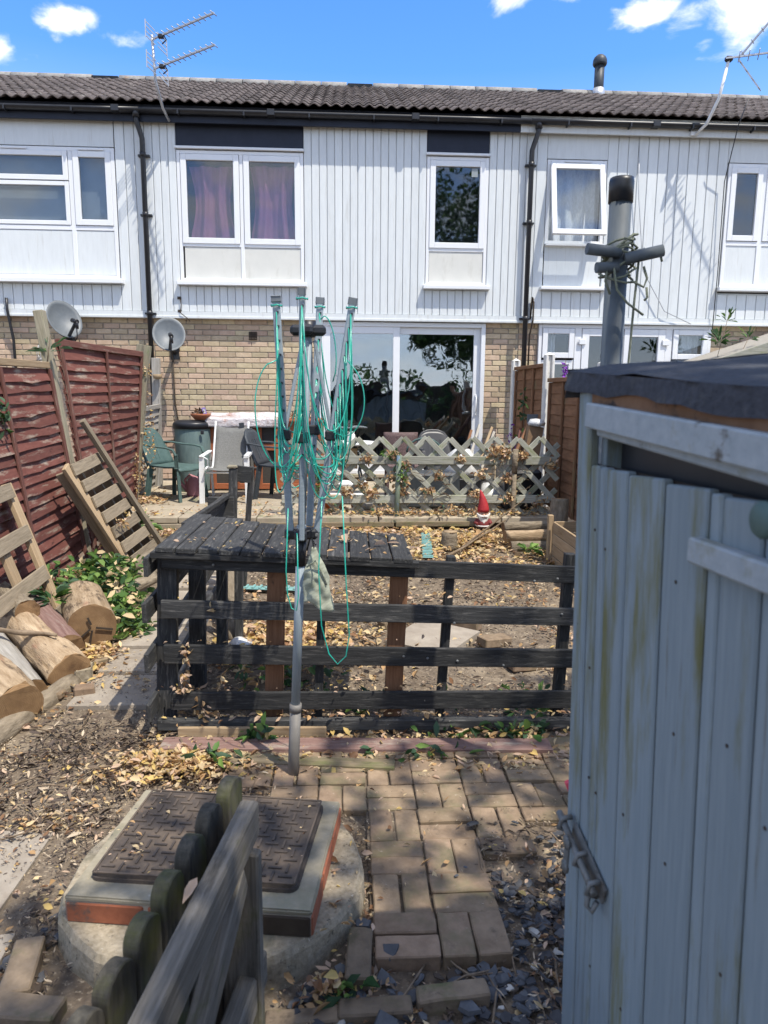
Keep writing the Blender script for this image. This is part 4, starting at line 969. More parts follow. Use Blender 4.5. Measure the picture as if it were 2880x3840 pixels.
# left side: rails running back, ends showing in front
for z, zz in ((.655, .70), (.415, .50), (.17, .28)): beam('side_rail', (-.925, 3.165, z), (-.925, 5.25, zz), .022, .092, bk, E_)
beam('side_rail', (-.915, 3.19, .865), (-.905, 5.25, .87), .022, .09, bk, E_)
beam('side_rail', (-.90, 3.9, .93), (-.875, 5.26, .905), .03, .03, bk, E_)
# posts
for x0, x1, w, y, m_, zt, d in ((-.885, -.845, .092, 3.325, bk, .90, .05), (-.365, -.335, .086, 3.33, M['brownpost'], .86, .06), (.222, .252, .085, 3.32, M['brownpost'], .84, .06), (.455, .497, .042, 3.30, bk, .89, .05), (1.045, 1.075, .05, 3.30, bk, .90, .05), (-.145, -.118, .04, 3.30, bk, .80, .04)):
    beam('post', (x0, y, .03), (x1, y, zt), d, w, m_, E_, (1, 0, 0))
for x, y, w in ((-.80, 3.75, .085), (-.72, 4.05, .06), (-.66, 4.3, .05)): beam('post', (x-.02, y, .05), (x, y, .88), .05, w, bk, E_, (1, 0, 0))
beam('corner_post', (-.875, 5.25, .12), (-.84, 5.27, 1.10), .05, .06, bk, E_, (1, 0, 0)); beam('corner_post', (-.80, 5.33, .12), (-.715, 5.33, 1.11), .03, .04, bk, E_, (1, 0, 0))
beam('back_board', (-1.02, 5.20, .80), (-.83, 5.20, .80), .03, .20, bk, E_); beam('back_board', (-.83, 5.29, 1.065), (-.71, 5.29, 1.05), .02, .12, bk, E_)
b = B(); b.box((-.845, 5.27, 1.115), (.07, .07, .02), None, .005); b.rough(.008, 30); b.obj('lichen_crust', M['postwood'], E_)
for x, z in ((1.0, .79), (.89, .78), (.385, .40), (.53, .385), (.755, .36), (.51, .575), (.27, .41), (-.19, .865), (-.62, .865), (1.03, .615)):
    b = B(); b.lathe([(.001, .004), (.006, .003), (.007, 0)], (x, 3.238, z), 8, Matrix.Rotation(rad(90), 3, 'X')); b.obj('screw_head', M['steel'], E_)

# ---------------------------------------------------------------- rotary washing line
Wl = thing('rotary_washing_line', 'folded grey rotary washing line hung with loops of teal cord', 'washing line', (-.235, 2.87, 0))
bx_, by_ = -.235, 2.87
mast = lambda z: V((bx_+.043*z, by_, z))
b = B(); b.tube([mast(-.05), mast(.33)], .024, 16); b.obj('ground_socket', M['socket'], Wl)
b = B(); b.tube([mast(.33), mast(1.12)], .019, 16); b.obj('mast', M['linegrey'], Wl)
b = B(); b.tube([mast(.31), mast(.345)], .026, 16); b.obj('collar', M['socket'], Wl)
b = B(); b.tube([mast(1.10), mast(1.93)], .016, 14); b.obj('upper_mast', M['linegrey'], Wl)
b = B(); b.tube([mast(.95), mast(1.07)], .0225, 14); b.box(mast(1.085), (.135, .05, .045), None, .01); b.box(mast(1.085), (.05, .135, .044), None, .01); lh = b.obj('lower_hub', M['blackpl'], Wl)
b = B(); b.box(mast(1.895), (.14, .045, .042), None, .012); b.box(mast(1.895), (.045, .13, .041), None, .012); b.tube([mast(1.87), mast(1.93)], .03, 14); b.obj('upper_hub', M['blackpl'], Wl)
for x, y in ((-.24, by_-.03), (-.125, by_-.03)):
    b = B(); b.tube([(x, y+.01, 1.085), (x, y-.004, 1.085)], .006, 8); b.obj('rivet', M['steel'], Wl)
arms = {'L': ((-.232, 2.86, 1.09), (-.275, 2.85, 2.015)), 'F': ((-.182, 2.80, 1.07), (-.168, 2.74, 2.03)), 'Bk': ((-.16, 2.95, 1.10), (-.112, 3.05, 2.035)), 'R': ((-.125, 2.87, 1.09), (.022, 2.86, 2.012))}
holes = {}
for k, (p0, p1) in arms.items():
    p0, p1 = V(p0), V(p1); d_ = (p1-p0).normalized()
    o = beam('arm', p0, p1, .022, .029 if k != 'F' else .021, M['linegrey'], Wl, (1, 0, 0), .004)
    b = B(); b.beam(p1-d_*.016, p1+d_*.004, .024, .031 if k != 'F' else .023, (1, 0, 0), .003); b.obj('arm_cap', M['lead'], o)
    hs = [p0+(p1-p0)*s for s in [.36+.058*i for i in range(11)]]; holes[k] = hs
    for h_ in hs:
        q_ = h_+V((.004, -.0118, 0)); b = B(); b.box(q_, (.008, .003, .009), None, 0); b.obj('cord_hole', M['blackpl'], o)
    m_ = p0+(p1-p0)*.43; b = B(); b.box(m_, (.055 if k != 'F' else .06, .04, .042), None, .006); b.obj('arm_bracket', M['blackpl'], Wl)
for k, q in (('L', 'R'), ('F', 'Bk')):
    for kk in (k, q):
        p0, p1 = map(V, arms[kk]); st0 = p0+(p1-p0)*.43; beam('strut', mast(1.86)+V((0, 0, 0))+(st0-mast(1.5))*.25, st0, .014, .014, M['linegrey'], Wl, (1, 0, 0))
def catenary(a, c, sag, side=(0, 0, 0), n=22):
    a, c, side = V(a), V(c), V(side); out = []
    for i in range(n+1):
        s = i/n; w = 4*s*(1-s)
        out.append(a.lerp(c, s)+V((0, 0, -sag*w**.42))+side*w**.5)
    return out
ks = ['L', 'F', 'R', 'Bk']
for i in range(4):
    a_, c_ = holes[ks[i]], holes[ks[(i+1) % 4]]
    for j in range(11):
        if R.random() < .04: continue
        sag = max(.05, a_[j].z-R.uniform(1.24, 1.55))
        out_ = V(((a_[j].x+c_[j].x)/2-bx_-.06, (a_[j].y+c_[j].y)/2-by_, 0)).normalized()*R.uniform(.01, .075)
        b = B(); b.tube(catenary(a_[j]+V((0, -.013, 0)), c_[j]+V((0, -.013, 0)), sag, out_), .0025, 5); b.obj('cord', M['teal'], Wl)
    p0, p1 = map(V, arms[ks[i]])
    b = B(); b.tube([p1+(p0-p1)*.035+V((.021*math.cos(q_*.7), .019*math.sin(q_*.7), .004*(q_ % 2))) for q_ in range(10)], .003, 5); b.obj('cord', M['teal'], Wl)
for pts in (catenary((-.27, 2.83, 1.78), (-.245, 2.83, 1.35), .0, (-.10, -.02, 0)), catenary((.0, 2.84, 1.78), (-.055, 2.84, 1.50), .06, (.09, -.02, 0)),
            [(-.10, 2.80, 1.25), (-.115, 2.78, .95), (-.105, 2.78, .72), (-.075, 2.78, .60), (-.04, 2.78, .555), (-.005, 2.78, .59), (.008, 2.78, .68), (-.005, 2.78, .9), (-.02, 2.80, 1.25)],
            [(-.235, 2.80, 1.2), (-.245, 2.78, .95), (-.24, 2.78, .85), (-.225, 2.78, .795), (-.205, 2.78, .785), (-.198, 2.79, .84), (-.20, 2.80, 1.1)],
            catenary((-.11, 3.0, 1.95), (-.06, 3.0, 1.70), .0, (.03, 0, .06))):
    b = B(); b.tube(pts, .0026, 5); b.obj('cord', M['teal'], Wl)
# peg bag hanging on it
pb = thing('peg_bag', 'crumpled pale olive chevron peg bag hanging from the washing line', 'bag', (-.12, 2.83, .78))
b = B()
def bagf(u, v):
    w = .02+.092*min(1, v*1.25)**.8; x = -.135+.016*v+(u-.5)*w*1.12+.006*math.sin(v*9+u*4); y = 2.842-.022*math.sin(u*math.pi)*min(1, v*2)
    k = MN.noise_vector(V((x*34, v*6, 2.2)))
    return V((x+k.x*.004, y+k.y*.014*min(1, v*3), 1.035-.235*v+.014*math.sin(u*6.0)*v-.03*u*v+k.z*.004))
b.grid(bagf, 26, 24); b.thick(.004); bo = b.obj('pouch', M['bag'], pb)
b = B(); b.tube([(-.165, 2.822, .955), (-.128, 2.808, .985), (-.10, 2.815, .93), (-.085, 2.82, .88)], .004, 6); b.obj('hem', M['bag'], pb)
b = B(); b.tube([(-.135, 2.84, 1.03), (-.145, 2.85, 1.07), (-.128, 2.85, 1.04)], .004, 6); b.obj('hook', M['steel'], pb)

# ---------------------------------------------------------------- edge of the patio and the trellis
for x0, x1, z, lab in ((-2.25, -.95, .335, 'left'), (-.93, .48, .35, 'mid'), (.50, 1.42, .36, 'right')):
    o = beam('edging_board', (x0, 7.20, z-.03), (x1, 7.20 if lab != 'right' else 7.17, z-.02), .035, .05, M['oldplank'] if lab != 'left' else M['patio'])
    prop(o, {'left': 'stone edging under the patio slabs behind the bench, left end', 'mid': 'weathered edging board at the foot of the trellis, left of the blue pole', 'right': 'weathered edging board between the blue pole and the gnome'}[lab], 'edging', 'edging along the patio')
T = thing('trellis_fence', 'low green grey criss-cross trellis fence across the patio edge, hung with dead leaves', 'trellis', (.75, 7.35, .3))
for z0, z1 in ((.978, .978), (.568, .572)): beam('rail', (-.68, 7.345, z0), (2.20 if z0 > .8 else 2.14, 7.345, z1), .022, .085, M['trelliswood'], T)
ztop, zbot = 1.205, .32
def clipseg(x0, dx):
    """slat from the top at x0 running sideways as it falls, cut at the ends of the trellis"""
    s0, s1 = 0., 1.; D = ztop-zbot
    for lim, sg in ((-.68, 1), (2.22, -1)):
        a = sg*(x0-lim); c = sg*(x0+dx*D-lim)
        if a < 0 and c < 0: return None
        if a < 0: s0 = max(s0, a/(a-c))
        if c < 0: s1 = min(s1, a/(a-c))
    if s1-s0 < .12: return None
    return (x0+dx*D*s0, ztop-D*s0), (x0+dx*D*s1, ztop-D*s1)
for k in range(-6, 17):
    x = .105+.2405*k
    for dx, y in ((1.0, 7.366), (-1.0, 7.382)):
        sg = clipseg(x, dx)
        if sg is None: continue
        (xa, za), (xc, zc) = sg
        if R.random() < .05: continue
        beam('slat', (xa+R.uniform(-.006, .006), y, za+R.uniform(-.008, .012)), (xc+R.uniform(-.006, .006), y, zc), .015, .056, M['trelliswood'], T, (0, 0, 1), .003)
b = B(); b.tube([(.505, 7.30, .2), (.535, 7.30, 1.03)], .027, 12); b.obj('post', M['bluepole'], T)['label'] = 'round pole with flaking blue paint'
b = B(); b.tube([(1.745, 7.31, .2), (1.745, 7.31, .85)], .024, 12); b.tube([(1.745, 7.31, .85), (1.75, 7.31, 1.10)], .03, 10); b.obj('post', M['bark'], T)
it = []
for x, z, n_, s in ((.20, 1.0, 60, .05), (.48, 1.03, 70, .05), (.52, .80, 90, .08), (1.17, 1.0, 50, .04), (1.58, 1.07, 150, .10), (1.82, 1.03, 90, .06), (.85, .66, 60, .05), (.56, .66, 70, .05), (1.35, .63, 60, .05), (1.70, .60, 80, .06),
                    (1.68, .80, 50, .05), (2.12, .95, 50, .06), (.0, .66, 60, .06), (.25, .63, 60, .05), (.16, .72, 40, .05), (-.1, .98, 40, .06), (.95, .82, 30, .08), (1.4, .85, 30, .07), (-.45, .62, 50, .08), (-.55, .95, 40, .07), (.6, .93, 50, .05), (1.05, .45, 50, .08), (2.0, .55, 60, .1), (1.3, .40, 60, .1), (.35, .45, 60, .1), (-.2, .45, 60, .1)):
    it += clump((x, 7.325, z), (s*1.5, .045, s), n_, .045, (4, 5, 3, 3, 1.2), 0, .6, .35)
o = leafmesh('dry_leaves', it, [LY, LT, LB, LP, G4], T); o['kind'] = 'stuff'
b = B()
for i in range(26):
    x = R.uniform(-.5, 2.0); z = R.uniform(.5, 1.0); p = [V((x, 7.32, z))]
    for j in range(6): p.append(p[-1]+V((R.uniform(-.09, .11), R.uniform(-.015, .015), R.uniform(-.07, .05))))
    b.tube(p, .0028, 4)
o = b.obj('dead_vine', M['twig'], T); o['kind'] = 'stuff'
it = clump((.56, 7.30, .85), (.07, .04, .16), 60, .05, (1, 2, 0, 3))+clump((-.30, 7.32, .80), (.08, .03, .2), 60, .05, (3, 2, 1, 2))+clump((.45, 7.31, 1.05), (.1, .03, .05), 30, .05, (3, 2, 1, 2))
o = leafmesh('climber_leaves', it, [G1, G2, G3, G4], T); o['kind'] = 'stuff'

# ---------------------------------------------------------------- furniture on the patio
def armchair(name, label, loc, rz, m, group=None):
    """moulded plastic armchair, facing local +x"""
    t = thing(name, label, 'chair', (0, 0, 0), group)
    b = B()
    def back(u, v):
        y = (u-.5)*(.46-.10*v*v); x = -.215-.17*v-.03*math.cos((u-.5)*3.1); z = .40+.42*v-(.07*(abs(u-.5)*2)**3*v)
        return V((x, y, z))
    b.grid(back, 12, 10); b.thick(.014); bo = b.obj('backrest', m, t)
    for yy in (-.09, -.03, .03, .09):
        b = B(); b.beam((-.262, yy, .47), (-.352, yy*.9, .70), .012, .01, (1, 0, 0), .002); b.obj('back_rib', m, bo)
    b = B(); rim = [back(0, v) for v in (0, .2, .4, .6, .8, .93)]+[back(u, 1) for u in (.12, .3, .5, .7, .88)]+[back(1, v) for v in (.93, .8, .6, .4, .2, 0)]
    b.tube(rim, .016, 8); b.obj('back_rim', m, t)
    b = B(); b.grid(lambda u, v: V((-.23+.47*v, (u-.5)*(.44+.04*v), .405-.012*math.sin(v*3)+.02*abs(u-.5)-(.05*max(0, v-.86)/.14))), 10, 12); b.thick(.016); b.obj('seat', m, t)
    for s in (-1, 1):
        b = B(); P_ = [V((-.345, s*.21, .66)), V((-.25, s*.255, .655)), V((-.1, s*.275, .635)), V((.08, s*.28, .625)), V((.17, s*.278, .605)), V((.205, s*.27, .54)), V((.20, s*.255, .40))]
        for a_, c_ in zip(P_, P_[1:]): b.beam(a_-(c_-a_)*.06, c_+(c_-a_)*.06, .042, .018, (0, 0, 1), .004)
        b.obj('armrest', m, t)
        for x, dx in ((.195, .05), (-.20, -.05)):
            b = B(); top = V((x, s*.225, .41)); bot = V((x+dx, s*.262, 0))
            b.beam(top, bot, .05, .012, (1, 0, 0), .003); b.beam(top+V((-.02*(1 if dx > 0 else -1), -s*.02, 0)), bot+V((-.02*(1 if dx > 0 else -1), -s*.012, 0)), .012, .042, (1, 0, 0), .003); b.obj('leg', m, t)
    t.location = loc; t.rotation_euler = (0, 0, rz)
    return t
GC = 'moulded garden armchairs on the patio'
armchair('garden_armchair', 'faded green plastic garden armchair beside the fence', (-2.03, 8.52, .40), rad(-24), M['greenpl'], GC)
armchair('garden_armchair', 'dark slate plastic garden armchair right of the sling chair', (-.80, 8.62, .40), rad(-16), M['slatepl'], GC)
armchair('garden_armchair', 'black plastic garden armchair behind the trellis, near the timber pile', (1.12, 8.35, .40), rad(-80), M['blackpl'], GC)
# sling recliner
t = thing('sling_recliner', 'white framed recliner with a grey woven sling facing the camera', 'chair', (-1.38, 8.45, .4))
b = B()
prof = [(8.06, .80), (8.14, .815), (8.3, .79), (8.46, .775), (8.52, .82), (8.60, .97), (8.68, 1.12), (8.745, 1.255)]
b.grid(lambda u, v: V((-1.585+.375*u, prof[min(7, int(v*7))][0]*(1-(v*7-min(7, int(v*7))))+prof[min(7, int(v*7)+1)][0]*(v*7-min(7, int(v*7))),
                       prof[min(7, int(v*7))][1]*(1-(v*7-min(7, int(v*7))))+prof[min(7, int(v*7)+1)][1]*(v*7-min(7, int(v*7)))-.02*math.sin(u*3.14))), 8, 14)
b.thick(.004); b.obj('sling', M['sling'], t)
for x in (-1.595, -1.20):
    b = B(); b.tube([(x, y, z+.0) for y, z in prof[:4]]+[(x, y, z) for y, z in prof[4:]]+[(x, 8.77, 1.31)], .0125, 8); b.obj('side_tube', M['whitemetal'], t)
    sx = -1 if x < -1.4 else 1
    b = B(); b.beam((x+sx*.065, 8.13, .40), (x+sx*.055, 8.13, .935), .022, .05, (1, 0, 0), .004); b.obj('leg', M['whitemetal'], t)
    b = B(); b.beam((x+sx*.055, 8.10, .94), (x+sx*.05, 8.62, .965), .05, .02, (0, 0, 1), .005); b.obj('armrest', M['whitemetal'], t)
    b = B(); b.tube([(x+sx*.03, 8.12, .93), (x+sx*.005, 8.20, .90), (x+sx*.004, 8.22, .80)], .009, 7); b.obj('arm_brace', M['whitemetal'], t)
    b = B(); b.beam((x+sx*.05, 8.62, .95), (x+sx*.05, 8.75, .40), .02, .03, (1, 0, 0), .004); b.obj('leg', M['whitemetal'], t)
b = B(); b.tube([(-1.60, 8.10, .76), (-1.19, 8.10, .76)], .012, 8); b.obj('front_bar', M['whitemetal'], t)
b = B(); b.beam((-1.31, 8.73, 1.27), (-1.25, 8.735, 1.275), .01, .05, (0, 0, 1)); b.obj('back_clip', M['slatepl'], t)
# water butt with bowl of dead plants
t = thing('water_butt', 'ribbed grey green water butt with a black lid by the wall', 'water butt', (-1.98, 9.28, .4))
pr = [(.195, .0)]
for i in range(1, 33):
    z = .80*i/32; r = .195+.035*math.sin(min(1, z/.8)*math.pi*.55)
    for zr in (.19, .215, .56, .585): r += .007*math.exp(-((z-zr)/.006)**2)
    pr.append((r, z))
b = B(); b.lathe(pr+[(.232, .802), (.236, .83), (.22, .83)], (-1.98, 9.28, .40), 36); b.obj('barrel', M['butt'], t)
b = B(); b.lathe([(.245, .80), (.247, .86), (.236, .88), (.22, .885), (.20, .905), (.001, .91)], (-1.98, 9.28, .40), 36); b.obj('lid', M['blackpl'], t)
b = B(); b.tube([(-1.86, 9.06, .72), (-1.85, 9.03, .72), (-1.85, 9.025, .68)], .012, 8); b.obj('tap', M['tan'], t)
b = B(); b.box((-1.82, 9.06, 1.16), (.04, .03, .05), None, .008); b.obj('handle', M['blackpl'], t)
t = thing('planter_bowl', 'terracotta bowl of dried plants on the water butt lid', 'bowl', (-1.86, 9.2, 1.31))
b = B(); b.lathe([(.06, 0), (.075, .005), (.115, .05), (.13, .075), (.122, .078), (.10, .05), (.001, .045)], (-1.86, 9.20, 1.312), 24); b.obj('bowl', M['terra'], t)
o = leafmesh('dry_plants', clump((-1.87, 9.20, 1.40), (.10, .07, .05), 110, .05, (1, 3, 4)), [LT, LB, BK1], t); o['kind'] = 'stuff'
b = B(); b.box((-1.80, 9.13, 1.425), (.045, .004, .085), Matrix.Rotation(-.25, 3, 'Y'), .001); b.obj('plant_label', M['purpletag'], t)
b = B(); b.box((-1.80, 9.1275, 1.425), (.026, .002, .055), Matrix.Rotation(-.25, 3, 'Y')); b.obj('label_print', M['bagwhite'], t)
b = B(); b.lathe([(.001, 0), (.085, 0), (.085, .55), (.001, .55)], (-1.70, 9.42, .40), 12); prop(b.obj('bin', M['blackpl'], None), 'black bin standing between the water butt and the hutch', 'bin')
# watering can
t = thing('watering_can', 'dusky pink plastic watering can under the green armchair', 'watering can', (-1.88, 8.78, .4))
b = B(); b.lathe([(.10, 0), (.105, .02), (.102, .16), (.08, .21), (.05, .235), (.001, .24)], (-1.87, 8.78, .40), 20); b.obj('body', M['pink'], t)
b = B(); b.tube([(-1.87, 8.78, .63), (-1.93, 8.77, .655), (-1.985, 8.76, .60), (-1.97, 8.77, .50)], .017, 8); b.tube([(-1.80, 8.78, .60), (-1.76, 8.77, .62), (-1.755, 8.77, .52), (-1.78, 8.78, .47)], .013, 8); b.obj('handle', M['pink'], t)
b = B(); b.tube([(-1.96, 8.77, .46), (-2.03, 8.75, .55), (-2.08, 8.74, .64)], [.03, .02, .017], 8); b.obj('spout', M['pink'], t)
# hutch
t = thing('rabbit_hutch', 'orange brown two storey rabbit hutch with wire fronts and a plastic sheet on top', 'hutch', (-1.05, 9.55, .4))
x0, x1, yf, yr = -1.755, -.36, 9.27, 9.80
b = B(); b.bx(x0+.01, x1-.01, yf+.20, yr, .44, 1.28); b.obj('back_panel', M['room'], t)
for x in (x0, -1.44, -1.20, -1.145, -.925, x1): beam('stile', (x+.02, yf, .42), (x+.02, yf, 1.30), .045, .045 if x not in (x0, x1) else .075, M['hutch'], t, (1, 0, 0))
for z, h in ((.455, .07), (.965, .085), (1.275, .06)): beam('rail', (x0-.01, yf+.004, z), (x1+.05, yf+.004, z), .04, h, M['hutch'], t)
for z0, z1 in ((.49, .92), (1.01, 1.245)):
    b = B(); b.bx(x0+.05, -.93, yf+.03, yf+.036, z0, z1); b.obj('wire_mesh', M['mesh'], t)
for z in (.56, .72, .88, 1.06, 1.2): beam('side_board', (-.90, yf+.01, z), (x1, yf+.01, z), .02, .145, M['hutch'], t)
for x in (x0+.03, x1): beam('side_rail', (x, yf, .7), (x, yr, .7), .03, .5, M['hutch'], t)
for x, z in ((-1.172, 1.12), (-1.172, .7), (-.90, 1.12), (-.905, .7)):
    b = B(); b.beam((x-.04, yf-.028, z), (x+.03, yf-.028, z), .012, .014); b.obj('door_catch', M['steel'], t)
b = B(); b.bx(x0-.03, x1+.03, yf-.06, yr+.02, 1.30, 1.325); b.obj('roof', M['hutch'], t)
b = B()
def sheet(u, v):
    x = x0-.05+(x1-x0+.1)*u*.62; w = v*1.0
    y = yr+.02-(yr-yf+.10)*min(1, w/.72); z = 1.335 if w < .72 else 1.335-(w-.72)*.42
    nn = MN.noise(V((x*5, y*6, z*6+3)))
    return V((x, y-.012*nn-(.02 if w > .72 else 0), z+.018*nn+.02*(1-abs(w-.5)*2)+(.05 if w < .3 else 0)))
b.grid(sheet, 46, 20); b.thick(.003); b.obj('plastic_sheet', M['foil'], t)
prop(leafmesh('dry_leaves', clump((-.62, 9.5, 1.37), (.25, .2, .035), 120, .06, (2, 2, 2, 2)), [LY, LP, LB, G4], t), kind='stuff')

# ---------------------------------------------------------------- things behind the trellis
t = thing('round_table', 'small round white topped garden table behind the trellis', 'table', (.06, 8.45, .4))
b = B(); b.lathe([(.001, .665), (.29, .665), (.31, .675), (.31, .69), (.29, .695), (.001, .695)], (.05, 8.45, .40), 32); b.obj('tabletop', M['whitemetal'], t)
for a_ in (.6, 2.2, 3.8, 5.4):
    b = B(); b.tube([(.05+.22*math.cos(a_), 8.45+.22*math.sin(a_), 1.06), (.05+.13*math.cos(a_), 8.45+.13*math.sin(a_), .75), (.05+.24*math.cos(a_), 8.45+.24*math.sin(a_), .40)], .012, 7); b.obj('leg', M['slatepl'], t)
b = B(); b.bx(-.02, .12, 8.38, 8.42, .78, 1.02, .004); prop(b.obj('light_box', M['tan'], None), 'small tan box standing under the round table top', 'box')
b = B(); b.lathe([(.04, 0), (.052, .02), (.052, .08), (.04, .10), (.048, .118), (.04, .118), (.034, .09), (.001, .09)], (.04, 8.40, 1.097), 20); prop(b.obj('speckled_pot', M['beard'], None), 'small speckled white pot on the round table', 'pot')
for i, (x0_, x1_, z_) in enumerate(((-.22, .22, .62), (-.2, .28, .50))):
    b = B(); b.bx(x0_, x1_, 8.0, 8.3, z_, z_+.035, .01); b.rough(.01, 6, i); prop(b.obj('folded_sheet', M['whitemetal'], None), 'white folded sheeting lying under the round table, %s piece' % ('upper', 'lower')[i], 'sheeting')
t = thing('wicker_chair', 'brown wicker chair back showing above the trellis', 'chair', (.66, 8.65, .4))
b = B(); b.grid(lambda u, v: V((.46+.40*u, 8.78-.06*math.sin(u*3.14)+.05*v, .78+.41*v)), 10, 8); b.thick(.03); b.obj('backrest', M['wicker'], t)
b = B(); b.bx(.46, .86, 8.35, 8.78, .76, .83, .02); b.obj('seat', M['wicker'], t)
for x in (.48, .84):
    for y in (8.38, 8.76): beam('leg', (x, y, .40), (x, y, .77), .035, .035, M['wicker'], t, (1, 0, 0))
b = B(); b.tube([(.88+.20*math.cos(a_*.35), 8.12, 1.0+.16*math.sin(a_*.35)) for a_ in range(10)], .012, 8); b.tube([(.93+.18*math.cos(a_*.35), 8.15, .98+.15*math.sin(a_*.35)) for a_ in range(10)], .010, 8); prop(b.obj('hose_loop', M['greenpl'], None), 'loops of green hose arched above the trellis', 'hose')
GB = 'pale plastic sacks behind the trellis'
for i, (x, y, s, lab) in enumerate(((1.30, 8.0, .22, 'crumpled pale sack under the leaning timbers'), (1.62, 7.95, .18, 'pale sack behind the right end of the trellis'), (.98, 8.2, .13, 'pale sack low behind the middle of the trellis'), (.2, 7.75, .12, 'small white bag at the foot of the trellis left of the blue pole'))):
    b = B(); b.lathe([(.001, 0), (s*.9, .01), (s, s*.5), (s*.8, s*1.1), (s*.4, s*1.45), (.001, s*1.5)], (x, y, .40 if i else .72), 20); b.rough(.035, 7, i); prop(b.obj('plastic_sack', M['bagwhite'], None), lab, 'sack', GB)
b = B(); b.bx(1.15, 1.5, 7.8, 8.2, .40, .74, .02); b.rough(.01, 5); prop(b.obj('black_crate', M['blackpl'], None), 'black crate under the pale sack behind the trellis', 'crate')
b = B(); b.bx(.55, 1.25, 7.75, 8.1, .40, .80, .03); b.rough(.02, 5); prop(b.obj('dark_tub', M['slatepl'], None), 'dark tub behind the middle of the trellis', 'tub')
b = B(); b.bx(1.72, 2.12, 7.6, 8.2, .40, .86, .03); b.rough(.03, 5, 3); prop(b.obj('dark_sack', M['blackpl'], None), 'black sack behind the right end of the trellis', 'sack')
GT = 'scrap timbers leaning by the right fence'
for i, (p0, p1, w, m_) in enumerate((((1.30, 8.0, .62), (1.62, 8.75, 1.27), .09, 'greywood'), ((1.38, 7.9, .62), (1.74, 8.55, 1.26), .06, 'tan'), ((1.25, 8.1, .6), (1.55, 8.9, 1.2), .07, 'brownpost'), ((1.72, 7.95, .6), (2.17, 8.45, 1.33), .07, 'brownpost'), ((1.85, 7.9, .6), (2.10, 8.6, 1.24), .05, 'redframe'), ((1.46, 8.0, .6), (1.80, 8.7, 1.20), .05, 'greywood'))):
    prop(beam('scrap_timber', p0, p1, .03, w, M[m_], None, (0, -1, .3)), ['wide grey scrap board leaning behind the trellis', 'tan scrap board leaning over the grey one', 'dark brown scrap board farthest left in the timber pile', 'brown scrap board leaning beside the cardboard box', 'thin red stained scrap batten near the cardboard box', 'narrow grey scrap batten in the timber pile'][i], 'timber', GT)
b = B(); b.box((2.10, 7.98, 1.10), (.17, .10, .42), Matrix.Rotation(.12, 3, 'Y'), .004); prop(b.obj('cardboard_box', M['card'], None), 'tall brown cardboard box behind the trellis', 'box')
b = B(); b.lathe([(.001, 0), (.09, .0), (.105, .03), (.07, .07), (.001, .075)], (2.13, 7.98, 1.315), 20); b.rough(.02, 14); prop(b.obj('clear_bag', M['bagwhite'], None), 'crumpled clear bag on top of the cardboard box', 'bag')
b = B(); b.box((2.31, 8.75, 1.15), (.17, .015, .55), Matrix.Rotation(-.08, 3, 'X'), .002); prop(b.obj('grey_board', M['lead'], None), 'plain grey board leaning on the right fence', 'board')
b = B(); b.lathe([(.075, 0), (.10, .03), (.115, .10), (.12, .16), (.108, .16), (.10, .1), (.001, .08)], (-.15, 7.62, .40), 20); prop(b.obj('orange_pot', M['orange'], None), 'glazed orange pot on the patio under the trellis rail', 'pot')
b = B(); b.lathe([(.05, 0), (.07, .10), (.075, .12), (.062, .12), (.001, .1)], (.10, 7.66, .40), 18); prop(b.obj('plant_pot', M['terra'], None), 'small terracotta pot behind the trellis left of the blue pole', 'pot')

# ---------------------------------------------------------------- right boundary fence
XF = 2.36
def rfence(label, y0, y1, ztop, zb):
    t = thing('lapped_fence', label, 'fence', (XF, (y0+y1)/2, zb), 'brown panels of the right boundary fence')
    n = 12
    for i in range(n):
        z0 = zb+(ztop-zb)*i/n; z1 = zb+(ztop-zb)*(i+1)/n
        o = beam('slat', (XF+.006, y0, (z0+z1)/2), (XF+.006, y1, (z0+z1)/2), .012, (z1-z0)+.012, M['brownfence'], t, (.10, 0, 1), .003)
    for i in range(4):
        y = y0+(y1-y0)*(.03+.94*i/3); beam('batten', (XF-.022, y, zb), (XF-.022, y, ztop), .04, .022, M['brownfence'], t, (1, 0, 0))
    beam('top_rail', (XF-.01, y0, ztop+.02), (XF-.01, y1, ztop+.03), .06, .045, M['brownfence'], t)
rfence('far brown lapped panel of the right fence, nearest the house', 8.48, 9.98, 1.99, .45)
rfence('middle brown lapped panel of the right fence beside the trellis end', 6.62, 8.28, 1.80, .38)
rfence('near brown lapped panel of the right fence, mostly behind the shed', 4.75, 6.45, 1.72, .25)
def cpost(label, y, ztop):
    t = thing('concrete_post', label, 'post', (XF, y, .3), 'concrete posts of the right fence')
    b = B(); b.bx(XF-.055, XF-.02, y-.055, y+.055, .2, ztop, .008); b.bx(XF+.02, XF+.055, y-.055, y+.055, .2, ztop, .008); b.bx(XF-.02, XF+.02, y-.03, y+.03, .2, ztop-.003, .003); b.obj('shaft', M['concretepost'], t)
    b = B(); pts = [(XF-.055, y-.055), (XF+.055, y-.055), (XF+.055, y+.055), (XF-.055, y+.055)]; vs = [b.bm.verts.new((*p, ztop)) for p in pts]; ap = b.bm.verts.new((XF, y, ztop+.035)); b.bm.faces.new(vs[::-1])
    for i in range(4): b.bm.faces.new((vs[i], vs[(i+1) % 4], ap))
    b.obj('pointed_cap', M['concretepost'], t)
cpost('white concrete fence post against the house wall', 10.05, 2.13); cpost('white concrete fence post between the far and middle brown panels', 8.38, 2.12); cpost('concrete fence post behind the shed', 6.53, 1.95)
it = []
